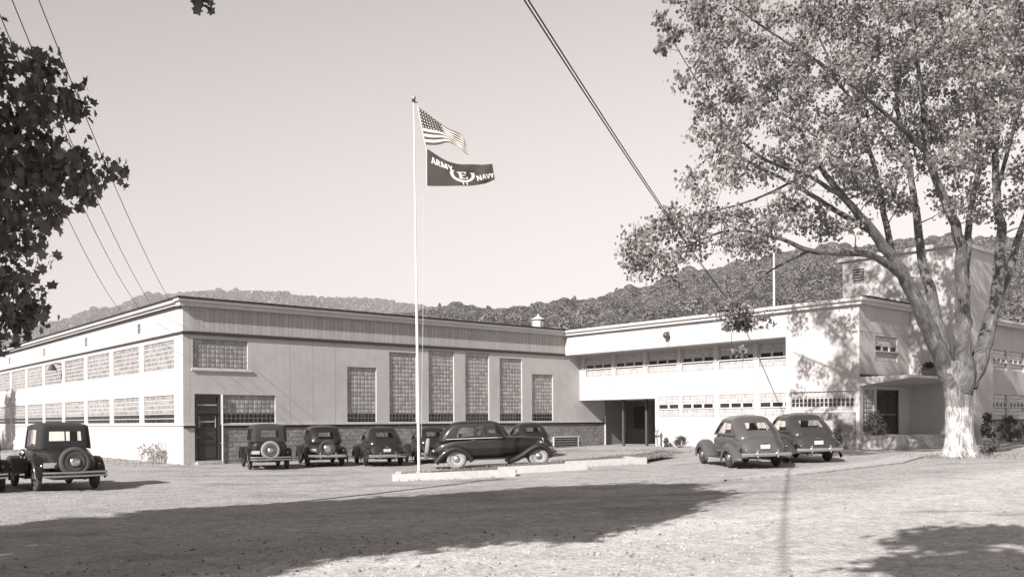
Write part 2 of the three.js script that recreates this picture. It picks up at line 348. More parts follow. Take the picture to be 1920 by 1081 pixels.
// wall slab with openings [u0,u1,y0,y1]
function slab(u0, u1, y0, y1, holes = [], T = 0.3) {
  const s = new THREE.Shape([[u0, y0], [u1, y0], [u1, y1], [u0, y1]].map(p => new THREE.Vector2(...p)));
  for (const [a, b, c, d] of holes) { const h = new THREE.Path([[a, c], [a, d], [b, d], [b, c]].map(p => new THREE.Vector2(...p))); s.holes.push(h); }
  const g = new THREE.ExtrudeGeometry(s, { depth: T, bevelEnabled: false }); g.translate(0, 0, -T); return g;
}
const BLOCK = pillow(U - 0.03, U - 0.03, 0.03, 0.024);
function blockGeo(u, y, out = 0, w = U, h = U) { const g = BLOCK.clone(); g.scale((w - 0.03) / (U - 0.03), (h - 0.03) / (U - 0.03), 1); g.translate(u, y, out); return g; }
let singles = 0;
// a panel of glass blocks filling an opening; the lowest `clear` rows are see-through glass
function blockWindow(b, face, u0, y0, cols, rows, clear = 0, single = false, mats = M.glassBlock, recess = 0.1, label) {
  const w = cols * U, h = rows * U, win = onFace(b, face, 'window', [box(u0, u0 + w, y0, y0 + h, -0.26, -recess - 0.002)], M.mortar);
  if (label) win.userData.label = label;
  const fr = mesh('frame', [box(u0 - 0.02, u0 + w + 0.02, y0 - 0.045, y0 + 0.0, -0.2, 0.02), box(u0 - 0.0, u0 + 0.02, y0, y0 + h, -recess, -recess + 0.035), box(u0 + w - 0.02, u0 + w, y0, y0 + h, -recess, -recess + 0.035)], M.frame, win);
  const sets = {};
  for (let j = 0; j < rows; j++) for (let i = 0; i < cols; i++) {
    const u = u0 + (i + 0.5) * U, y = y0 + (j + 0.5) * U, isClear = j < clear, list = isClear ? M.clearBlock : mats;
    const k = Math.floor(rnd() * 3), mat = list[isClear ? (rnd() < 0.75 ? 0 : k) : k];
    if (single) { const m = shade(new THREE.Mesh(BLOCK, mat)); m.name = 'glass_block'; m.position.set(u, y, -recess); win.add(m); singles++; }
    else (sets[(isClear ? 'c' : 'g') + list.indexOf(mat)] ??= { mat, list: [] }).list.push(blockGeo(u, y, -recess));
  }
  for (const s of Object.values(sets)) { const m = mesh('glass_blocks', s.list, s.mat, win); m.userData.kind = 'stuff'; }
  return win;
}
// office window: two rows of blocks, a row of hopper panes, two rows of blocks
function officeWindow(b, face, u0, y0, cols, panes, recess = 0.09, T = 0.3) {
  const w = cols * U, win = onFace(b, face, 'window', [box(u0, u0 + w, y0, y0 + 1.15, -T + 0.04, -recess - 0.002)], M.mortar);
  mesh('sill', [box(u0 - 0.02, u0 + w + 0.02, y0 + 0.425, y0 + 0.475, -recess, 0.03)], M.frame, win);
  const sets = {};
  for (const base of [0, 0.725]) for (let j = 0; j < 2; j++) for (let i = 0; i < cols; i++) { const mat = pick(M.officeBlock); (sets[M.officeBlock.indexOf(mat)] ??= []).push(blockGeo(u0 + (i + 0.5) * U, y0 + base + (j + 0.5) * U, -recess)); }
  for (const k in sets) { const m = mesh('glass_blocks', sets[k], M.officeBlock[k], win); m.userData.kind = 'stuff'; }
  const pw = w / panes;
  for (let i = 0; i < panes; i++) {
    const a = u0 + i * pw, f = mesh('hopper_frame', [box(a + 0.01, a + 0.06, y0 + 0.475, y0 + 0.725, -recess, -recess + 0.05), box(a + pw - 0.06, a + pw - 0.01, y0 + 0.475, y0 + 0.725, -recess, -recess + 0.05), box(a + 0.06, a + pw - 0.06, y0 + 0.69, y0 + 0.725, -recess, -recess + 0.05)], M.frame, win);
    mesh('pane', [box(a + 0.06, a + pw - 0.06, y0 + 0.48, y0 + 0.69, -recess, -recess + 0.012)], pick(M.darkPane), win);
  }
  return win;
}
// masonry of separate blocks: the first `most` are parts of their own, the rest one mass
const masonryGeo = {};
function masonry(b, face, u0, u1, y0, y1, bw, bh, mats, skip, most, name, offsetRows = true) {
  const rest = mats.map(() => []); let n = 0; const cells = [];
  for (let j = 0; y0 + j * bh < y1 - 0.02; j++) { const h = Math.min(bh, y1 - y0 - j * bh); for (let u = u0 - (offsetRows && j % 2 ? bw / 2 : 0); u < u1 - 0.02; u += bw) { const a = Math.max(u, u0), c = Math.min(u + bw, u1); if (c - a < 0.05) continue; const mid = (a + c) / 2, my = y0 + (j + 0.5) * bh; if (!skip || !skip(a, c, y0 + j * bh, y0 + j * bh + h)) cells.push([a, c, y0 + j * bh, h]); } }
  cells.sort((p, q) => p[0] - q[0]);
  const wall = onFace(b, face, name + '_base', [box(u0, u1, y0, y1, -0.05, 0.004)], M.joint);
  for (const [a, c, y, h] of cells) {
    const w = c - a, k = Math.floor(rnd() * mats.length), proud = rr(0.016, 0.03), key = `${w.toFixed(2)}_${h.toFixed(2)}_${n % 5}`;
    const g = masonryGeo[key] ??= (() => { const q = pillow(w - 0.016, h - 0.016, 0.024, 0.008), uv = q.attributes.uv, du = rr(0, 9), dv = rr(0, 9); for (let i = 0; i < uv.count; i++) uv.setXY(i, uv.getX(i) + du, uv.getY(i) + dv); return q; })();
    if (n++ < most) { const m = shade(new THREE.Mesh(g, mats[k])); m.name = name; m.position.set((a + c) / 2, y + h / 2, 0.004 + proud - 0.024); wall.add(m); }
    else { const q = g.clone(); q.translate((a + c) / 2, y + h / 2, 0.004 + proud - 0.024); rest[k].push(q); }
  }
  rest.forEach((l, k) => { if (l.length) { const m = mesh(name + '_courses', l, mats[k], wall); m.userData.kind = 'stuff'; } });
  return wall;
}

// ---- main block
reseed(101);
const main = building('factory_building', 'large white two storey factory with glass block windows, on the left', 0, 0);
const TOP = 7.0, BAND = 5.74, LEDGE = 1.74, Y0 = 1.82, END = 42.3;
const tall = [[8.1, 13], [10.55, 17], [13.0, 18], [15.45, 18], [17.9, 17], [20.35, 13]];
{
  // front wall in panels with open joints between them
  const holes = [[0.44, 0.44 + 12 * U, 4.26, 4.26 + 6 * U], [1.78, 1.78 + 12 * U, Y0, Y0 + 6 * U], ...tall.map(([u, r]) => [u, u + 8 * U, Y0, Y0 + r * U])];
  const cuts = [0.31, 5.05, 6.25, 7.45, 26.5];
  onFace(main, FRONT(0), 'door_wall', slab(0.31, 0.5, -0.3, LEDGE - 0.1, []), M.plaster);
  for (let i = 0; i < cuts.length - 1; i++) {
    const a = cuts[i], c = cuts[i + 1] - 0.014, hs = holes.filter(h => h[0] > a && h[1] < c);
    if (i === 0) hs.push();
    const y0 = LEDGE;
    if (i === 0) {
      // panel with the doorway notch: shape with the notch cut at the bottom
      const s = new THREE.Shape([[a, y0], [0.5, y0], [0.5, 3.1], [1.68, 3.1], [1.68, y0], [c, y0], [c, BAND], [a, BAND]].map(p => new THREE.Vector2(...p)));
      for (const [p, q, r, t] of hs) s.holes.push(new THREE.Path([[p, r], [p, t], [q, t], [q, r]].map(k => new THREE.Vector2(...k))));
      const g = new THREE.ExtrudeGeometry(s, { depth: 0.3, bevelEnabled: false }); g.translate(0, 0, -0.3);
      onFace(main, FRONT(0), 'wall_panel', g, M.plaster);
    } else onFace(main, FRONT(0), 'wall_panel', slab(a, c, y0, BAND, hs), M.plaster);
  }
  onFace(main, FRONT(0), 'wall_backing', [box(5.0, 7.6, LEDGE, BAND, -0.36, -0.302)], M.darkJoint);
  // side wall and corner pier
  const sideHoles = [];
  for (let k = 0; k < 9; k++) { const z1 = -1.06 - 4.62 * k; for (const y of [4.26, Y0]) sideHoles.push([z1 - 19 * U, z1, y, y + 6 * U]); }
  for (const z of [-5.4, -14.2, -23.4, -33.2]) sideHoles.push([z - 0.42, z, 6.12, 6.58]);
  onFace(main, SIDE(0), 'side_wall', slab(-END, 0, -0.3, TOP, sideHoles, 0.3), M.plaster);
  for (let k = 0; k < 9; k++) { const z1 = -1.06 - 4.62 * k; for (const y of [4.26, Y0]) blockWindow(main, SIDE(0), z1 - 19 * U, y, 19, 6, y < 3 ? 2 : 0, false, M.glassBlock, 0.05); }
  for (const z of [-5.4, -14.2, -23.4, -33.2]) {
    const v = onFace(main, SIDE(0), 'vent', [box(z - 0.42, z, 6.12, 6.58, -0.28, -0.16)], M.iron);
    for (let i = 0; i < 4; i++) mesh('slat', [box(z - 0.4, z - 0.02, 6.14 + i * 0.115, 6.18 + i * 0.115, -0.15, -0.02)], M.galvanised, v);
    mesh('frame', [box(z - 0.46, z - 0.42, 6.1, 6.6, -0.1, 0.02), box(z, z + 0.04, 6.1, 6.6, -0.1, 0.02), box(z - 0.46, z + 0.04, 6.58, 6.62, -0.1, 0.02)], M.frame, v);
  }
  // windows of the front wall
  blockWindow(main, FRONT(0), 0.44, 4.26, 12, 6, 0, true);
  blockWindow(main, FRONT(0), 1.78, Y0, 12, 6, 2, true);
  tall.forEach(([u, r], i) => blockWindow(main, FRONT(0), u, Y0, 8, r, 2, i < 1, M.glassBlock, 0.1));
  onFace(main, FRONT(0), 'window_sill', [box(0.36, 0.44 + 12 * U + 0.16, 4.12, 4.212, -0.05, 0.07)], M.frame);
  // board siding above the band: separate boards
  const boardGeo = pillow(0.215, TOP - 0.1 - BAND - 0.1, 0.02, 0.008), holder = onFace(main, FRONT(0), 'board_siding', [box(0.31, 23.05, BAND, TOP, -0.3, -0.012)], M.joint);
  for (let u = 0.42; u < 23.0; u += 0.222) { const m = shade(new THREE.Mesh(boardGeo, pick(M.board))); m.name = 'board'; m.position.set(u, (BAND + TOP) / 2, -0.012); holder.add(m); }
  // mouldings and cornice
  onFace(main, FRONT(0), 'band_moulding', [box(-0.07, 23.0, BAND - 0.05, BAND + 0.07, 0.002, 0.075)], M.darkTrim);
  onFace(main, SIDE(0), 'band_moulding', [box(-END, 0.002, BAND - 0.03, BAND + 0.06, 0.002, 0.06)], M.darkTrim);
  onFace(main, FRONT(0), 'cornice', [box(-0.2, 23.0, TOP - 0.1, TOP + 0.1, -0.3, 0.2), box(-0.3, 22.9, TOP + 0.1, TOP + 0.2, -0.3, 0.3)], M.whiteTrim);
  onFace(main, SIDE(0), 'cornice', [box(-END, -0.32, TOP - 0.05, TOP + 0.07, 0.0, 0.14), box(-END, -0.31, TOP + 0.07, TOP + 0.2, 0.0, 0.26)], M.whiteTrim);
  onFace(main, SIDE(0), 'gutter', [box(-END, -0.1, TOP - 0.16, TOP - 0.055, 0.0, 0.06)], M.darkTrim);
  plan(main, 'roof', [box(-0.3, 23.0, TOP + 0.203, TOP + 0.29, -END, 0.33), box(0.31, 40, 6.6, 6.9, -END, -0.32)], M.roof);
  plan(main, 'rear_wall', [box(39.6, 40, -0.3, 6.6, -END, -0.3), box(0.3, 40, -0.3, 6.6, -END - 0.3, -END)], M.plaster);
  // ledge over the block base; base of separate concrete blocks
  onFace(main, FRONT(0), 'ledge', [box(1.76, 26.5, LEDGE - 0.03, LEDGE + 0.035, 0.0, 0.11), box(-0.02, 0.48, LEDGE - 0.03, LEDGE + 0.035, 0.0, 0.11)], M.whiteTrim);
  onFace(main, FRONT(0), 'ledge_moulding', [box(1.78, 26.48, LEDGE - 0.12, LEDGE - 0.032, 0.0, 0.075), box(0.0, 0.47, LEDGE - 0.12, LEDGE - 0.032, 0.0, 0.075)], M.darkTrim);
  onFace(main, SIDE(0), 'ledge', [box(-END, 0.0, LEDGE - 0.03, LEDGE + 0.03, 0.002, 0.05)], M.whiteTrim);
  onFace(main, FRONT(0), 'base_wall', [box(1.76, 26.5, -0.3, LEDGE, -0.3, -0.052)], M.plaster);
  masonry(main, FRONT(0), 1.8, 26.46, -0.06, LEDGE - 0.125, 0.4, 0.2, M.block, (a, c, y, t) => c > 21.95 && a < 24.15 && y < 0.85, 300, 'concrete_block');
  // louvred vent at the foot of the wall
  const lv = onFace(main, FRONT(0), 'louvre', [box(22.05, 24.05, 0.2, 0.82, 0.005, 0.012)], M.iron);
  mesh('louvre_frame', [box(22.0, 22.05, 0.18, 0.85, 0.0, 0.08), box(24.05, 24.1, 0.18, 0.85, 0.0, 0.08), box(22.0, 24.1, 0.82, 0.86, 0.0, 0.08)], M.frame, lv);
  for (let i = 0; i < 4; i++) mesh('slat', [box(22.06, 24.04, 0.24 + i * 0.15, 0.3 + i * 0.15, 0.014, 0.06)], M.block[2], lv);
  // door with transom
  const d = onFace(main, FRONT(0), 'door', [box(0.62, 1.58, 0.16, 2.24, -0.19, -0.13)], M.darkDoor);
  mesh('door_frame', [box(0.5, 0.62, 0.1, 3.1, -0.2, -0.02), box(1.58, 1.68, 0.1, 3.1, -0.2, -0.02), box(0.62, 1.58, 2.98, 3.1, -0.2, -0.03), box(0.62, 1.58, 2.24, 2.38, -0.2, -0.03)], M.darkDoor, d);
  mesh('transom', [box(0.62, 1.58, 2.38, 2.98, -0.16, -0.14)], M.darkPane[1], d);
  mesh('transom_bar', [box(0.66, 1.54, 2.6, 2.64, -0.139, -0.11)], M.frame, d);
  mesh('pane', [box(0.74, 1.46, 1.66, 2.12, -0.13, -0.122)], M.darkPane[1], d);
  mesh('glazing_bar', [box(0.72, 1.48, 1.86, 1.9, -0.121, -0.105), box(0.72, 0.74, 1.62, 2.14, -0.13, -0.105), box(1.46, 1.49, 1.62, 2.14, -0.13, -0.105)], M.mortar, d);
  for (const [a, c] of [[0.92, 1.5], [0.28, 0.82]]) { const p = mesh('panel', [box(0.74, 1.46, a, c, -0.13, -0.118)], M.darkDoorPanel, d); mesh('panel_moulding', [box(0.7, 0.735, a - 0.03, c + 0.03, -0.13, -0.1), box(1.465, 1.5, a - 0.03, c + 0.03, -0.13, -0.1), box(0.735, 1.465, c + 0.005, c + 0.035, -0.13, -0.1)], M.darkDoorPanel, p); }
  mesh('handle', [lathe([[0.001, 0], [0.035, 0.01], [0.03, 0.05], [0.001, 0.06]], 0, 0, 0, 10).rotateX(Math.PI / 2).translate(0.68, 1.2, -0.13)], M.dullChrome, d);
  onFace(main, FRONT(0), 'door_step', [box(0.5, 1.68, -0.1, 0.1, -0.2, 0.36), box(0.55, 1.64, 0.1, 0.155, -0.2, 0.16)], M.concrete);
  onFace(main, FRONT(0), 'downpipe', [rod([1.73, 0.05, 0.06], [1.73, 3.1, 0.06], 0.04, 10), box(1.67, 1.79, 0.9, 0.94, 0.0, 0.1), box(1.67, 1.79, 2.5, 2.54, 0.0, 0.1)], M.frame);
  onFace(main, FRONT(0), 'downpipe', [rod([26.43, 0.15, 0.08], [26.43, 2.15, 0.08], 0.05, 10)], M.frame);
}

// ---- office wing
reseed(202);
const wing = building('office_wing', 'white two storey office wing with deep eaves and dark porch', 24.26, 9);
const PX = 23.05, BX = 24.26, ZE = 18.69, ZF = 15.01;
{
  const ups = [0.54, 2.98, 5.42, 7.86, 10.3, 12.74];
  const holes = ups.map(z => [z, z + 10 * U, 4.46, 5.61]).filter(h => h[1] < 15.2);
  const low = [[6.2, 7, 2], [7.86, 10, 3], [10.3, 10, 3], [12.74, 10, 3]];
  for (const [z, c] of low) holes.push([z, z + c * U, 1.98, 3.13]);
  const s = new THREE.Shape([[0.0, 3.04], [5.95, 3.04], [5.95, -0.3], [15.1, -0.3], [15.1, 5.745], [0.0, 5.745]].map(p => new THREE.Vector2(...p)));
  for (const [a, c, y, t] of holes) s.holes.push(new THREE.Path([[a, y], [a, t], [c, t], [c, y]].map(k => new THREE.Vector2(...k))));
  const g = new THREE.ExtrudeGeometry(s, { depth: 0.35, bevelEnabled: false }); g.translate(0, 0, -0.35);
  onFace(wing, SIDE(BX), 'wall', g, M.plaster);
  for (const z of ups) officeWindow(wing, SIDE(BX), z, 4.46, 10, 3);
  for (const [z, c, p] of low) officeWindow(wing, SIDE(BX), z, 1.98, c, p, 0.03);
  onFace(wing, SIDE(BX), 'pier', ups.map(z => box(z - 0.26, z - 0.08, 4.9, 5.745, 0.0, 0.06)), M.whiteTrim);
  // projecting parapet, soffit and the flush end bay
  plan(wing, 'parapet', [box(PX, PX + 0.3, BAND + 0.002, TOP - 0.1, 0.002, ZF)], M.plaster);
  plan(wing, 'soffit', [box(PX + 0.3, BX + 0.3, BAND + 0.006, BAND + 0.16, 0.002, ZF)], M.plaster);
  const bz = 15.26, bc = 15, bigHoles = [[bz, bz + bc * U, 2.2, 3.1]];
  onFace(wing, SIDE(PX), 'end_bay_wall', slab(ZF, ZE - 0.16, 2.12, TOP - 0.1, bigHoles), M.plaster);
  plan(wing, 'end_bay_return', [box(PX + 0.3, BX, 0.0, BAND, ZF, ZF + 0.25)], M.plaster);
  onFace(wing, SIDE(PX), 'base_wall', [box(ZF, ZE - 0.16, -0.3, 2.12, -0.3, -0.052)], M.plaster);
  masonry(wing, SIDE(PX), ZF, ZE - 0.17, 0.3, 2.12, 0.48, 0.165, M.stone, null, 300, 'stone');
  onFace(wing, SIDE(PX), 'corner_post', [box(ZE - 0.16, ZE, -0.3, 3.3, -0.3, 0.012)], M.whiteTrim);
  onFace(wing, SIDE(PX), 'corner_wall', [box(ZE - 0.16, ZE, 3.3, TOP - 0.1, -0.3, 0)], M.plaster);
  onFace(wing, SIDE(PX), 'band_line', [box(ZF + 0.8, ZE, BAND + 0.0, BAND + 0.03, 0.0, 0.012)], M.mortar);
  // glazed strip of the end bay: blocks above, two rows of small dark panes, blocks below
  const win = onFace(wing, SIDE(PX), 'window', [box(bz, bz + bc * U, 2.2, 3.1, -0.26, -0.062)], M.mortar);
  mesh('frame', [box(bz - 0.03, bz + bc * U + 0.03, 3.1, 3.15, -0.05, 0.03), box(bz - 0.03, bz + bc * U + 0.03, 2.14, 2.2, -0.05, 0.04)], M.frame, win);
  const bl = [];
  for (let i = 0; i < bc; i++) for (const [y, h] of [[2.2, 0.2], [2.8, 0.3]]) bl.push(blockGeo(bz + (i + 0.5) * U, y + h / 2, -0.06, U, h));
  mesh('glass_blocks', bl, M.officeBlock[1], win).userData.kind = 'stuff';
  for (let i = 0; i < bc; i++) for (let j = 0; j < 2; j++) mesh('pane', [box(bz + i * U + 0.028, bz + (i + 1) * U - 0.028, 2.41 + j * 0.195, 2.58 + j * 0.195, -0.06, -0.05)], pick(M.darkPane), win);
  // end wall over the entrance
  onFace(wing, FRONT(ZE), 'end_wall', slab(PX + 0.3, 27.79, 3.3, TOP - 0.1, [[24.5, 24.5 + 10 * U, 4.46, 5.61]]), M.plaster);
  officeWindow(wing, FRONT(ZE), 24.5, 4.46, 10, 3, 0.08);
  onFace(wing, FRONT(ZE), 'band_line', [box(PX, 27.78, BAND, BAND + 0.03, 0.0, 0.012)], M.mortar);
  onFace(wing, FRONT(ZE), 'skirting', [box(PX + 0.02, 27.77, 3.7, 3.82, 0.0, 0.03)], M.darkDoorPanel);
  // entrance under the canopy
  onFace(wing, FRONT(ZE), 'entrance_wall', [box(26.75, 27.79, -0.3, 3.3, -0.3, -0.002), box(24.6, 26.75, 3.16, 3.3, -0.3, -0.002), box(24.33, 24.6, -0.3, 3.3, -0.3, -0.002), box(PX + 0.3, 24.33, -0.3, 1.25, -0.3, -0.002), box(PX + 0.3, 24.33, 3.14, 3.3, -0.3, -0.002)], M.plaster);
  blockWindow(wing, FRONT(ZE), PX + 0.32, 1.25, 5, 9, 0, false, M.glassBlock, 0.06);
  for (const [a, c] of [[24.66, 25.66], [25.7, 26.7]]) {
    const d = onFace(wing, FRONT(ZE), 'door', [box(a, c, 1.12, 3.16, -0.2, -0.14)], M.darkDoor);
    mesh('pane', [box(a + 0.14, c - 0.14, 1.5, 3.0, -0.14, -0.13)], M.darkPane[0], d);
    mesh('rail', [box(a + 0.08, c - 0.08, 2.0, 2.05, -0.13, -0.1)], M.dullChrome, d);
  }
  onFace(wing, FRONT(ZE), 'door_post', [box(24.6, 24.66, 1.1, 3.16, -0.22, -0.05), box(25.66, 25.7, 1.12, 3.16, -0.22, -0.1), box(26.7, 26.75, 1.1, 3.16, -0.22, -0.05)], M.darkDoor);
  // tapered canopy slab filling the corner of wing and tower
  const cs = new THREE.Shape([[ZE + 0.002, 3.29], [ZE + 2.33, 3.585], [ZE + 2.33, 3.69], [ZE + 0.002, 3.69]].map(p => new THREE.Vector2(...p)));
  const cg = new THREE.ExtrudeGeometry(cs, { depth: 27.78 - PX - 0.012, bevelEnabled: false }); cg.translate(0, 0, -(27.78 - PX) + 0.0);
  onFace(wing, SIDE(PX), 'canopy', cg, M.plaster);
  plan(wing, 'porch_floor', [box(PX - 0.1, 27.78, 0.2, 1.1, ZE + 0.001, ZE + 1.7)], M.concrete);
  plan(wing, 'porch_step', [box(PX + 1.0, 27.78, 0.2, 0.93, ZE + 1.7, ZE + 2.15)], M.concrete);
  // porch recess with dark doors
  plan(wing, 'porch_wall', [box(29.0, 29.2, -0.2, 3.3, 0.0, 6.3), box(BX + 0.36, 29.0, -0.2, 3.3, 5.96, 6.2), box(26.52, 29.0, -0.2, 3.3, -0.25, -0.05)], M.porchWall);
  plan(wing, 'porch_ceiling', [box(BX + 0.36, 29.0, 3.06, 3.26, 0.0, 5.95)], M.plaster);
  for (let i = 0; i < 3; i++) { const z = 0.5 + i * 1.8, d = plan(wing, 'porch_door', [box(28.4, 28.46, 0.26, 3.05, z, z + 1.5)], M.porchWood); mesh('pane', [box(28.385, 28.398, 1.3, 2.7, z + 0.2, z + 1.3)], M.darkPane[0], d); mesh('stile', [box(28.36, 28.398, 0.26, 3.05, z - 0.28, z - 0.02)], std(0.07, 0.7), d); }
  for (const z of [2.6, 4.4]) plan(wing, 'porch_post', [box(25.2, 25.34, 0.1, 3.05, z, z + 0.14)], M.porchWood);
  plan(wing, 'porch_partition', [box(28.5, 28.6, 0.2, 3.05, 0.0, 5.95)], M.porchWood);
  // roof edge
  onFace(wing, SIDE(PX), 'cornice', [box(0.21, ZE + 0.2, TOP - 0.1, TOP + 0.06, -0.3, 0.18), box(0.31, ZE + 0.3, TOP + 0.06, TOP + 0.2, -0.3, 0.28)], M.whiteTrim);
  onFace(wing, FRONT(ZE), 'cornice', [box(PX + 0.3, 27.95, TOP - 0.1, TOP + 0.06, 0.0, 0.2), box(PX + 0.3, 28.0, TOP + 0.06, TOP + 0.2, 0.0, 0.3)], M.whiteTrim);
  plan(wing, 'roof', [box(PX + 0.3, 33, 6.6, TOP + 0.1, 0.0, ZE - 0.31), box(PX + 0.02, 28.0, TOP + 0.203, TOP + 0.27, ZE - 0.6, ZE + 0.33)], M.roof);
  plan(wing, 'rear_wall', [box(32.7, 33, -0.3, 6.6, 0.0, 15)], M.plaster);
}
// ---- stair tower
const tower = building('stair_tower', 'tall white stair tower rising behind the entrance canopy', 29.5, 18);
{
  const T9 = 9.75;
  onFace(tower, SIDE(27.79), 'wall', slab(15.3, 21.0, -0.3, T9, [[15.85, 16.45, 8.6, 9.3]], 0.3), M.plaster);
  const v = onFace(tower, SIDE(27.79), 'vent', [box(15.85, 16.45, 8.6, 9.3, -0.28, -0.15)], M.block[1]);
  for (let i = 0; i < 5; i++) mesh('slat', [box(15.87, 16.43, 8.64 + i * 0.135, 8.7 + i * 0.135, -0.149, -0.03)], M.block[3], v);
  onFace(tower, FRONT(21.0), 'wall', [box(28.09, 31.6, -0.3, T9, -0.3, 0)], M.plaster);
  plan(tower, 'rear_wall', [box(31.3, 31.6, -0.3, T9, 15.3, 20.7), box(28.09, 31.3, 6, T9, 15.3, 15.6)], M.plaster);
  onFace(tower, SIDE(27.79), 'cornice', [box(15.1, 21.15, T9, T9 + 0.18, -0.3, 0.15)], M.whiteTrim);
  onFace(tower, FRONT(21.0), 'cornice', [box(28.09, 31.75, T9, T9 + 0.18, -0.3, 0.15)], M.whiteTrim);
  plan(tower, 'roof', [box(28.1, 31.58, T9 - 0.2, T9 - 0.02, 15.6, 20.7)], M.roof);
}
// ---- wing beyond the tower
reseed(303);
const far = building('rear_wing', 'grey shaded two storey wing at the right edge behind the big tree', 42, 16);
{
  const xs = []; for (let k = 0; k < 8; k++) xs.push(32.7 + 2.5 * k);
  const holes = []; for (const x of xs) holes.push([x, x + 10 * U, 4.46, 5.61], [x, x + 10 * U, 1.98, 3.13]);
  onFace(far, FRONT(18.6), 'wall', slab(31.62, 58, 1.7, TOP - 0.1, holes), M.plaster);
  for (const x of xs) { officeWindow(far, FRONT(18.6), x, 4.46, 10, 3); officeWindow(far, FRONT(18.6), x, 1.98, 10, 4); }
  onFace(far, FRONT(18.6), 'base_wall', [box(31.62, 58, -0.3, 1.7, -0.3, -0.052)], M.plaster);
  masonry(far, FRONT(18.6), 36, 50, 0.5, 1.66, 0.48, 0.19, M.stone, null, 120, 'stone');
  onFace(far, FRONT(18.6), 'ledge', [box(31.62, 58, 1.66, 1.75, 0.0, 0.08)], M.darkTrim);
  onFace(far, FRONT(18.6), 'cornice', [box(31.62, 58.2, TOP - 0.1, TOP + 0.06, -0.3, 0.5), box(31.62, 58.3, TOP + 0.06, TOP + 0.2, -0.3, 0.6)], M.whiteTrim);
  plan(far, 'roof', [box(31.62, 58, 6.6, TOP - 0.12, 6, 18.29)], M.roof);
  plan(far, 'rear_wall', [box(31.62, 58, -0.3, 6.6, 5.7, 6), box(57.7, 58, -0.3, 6.6, 6, 18.3)], M.plaster);
}
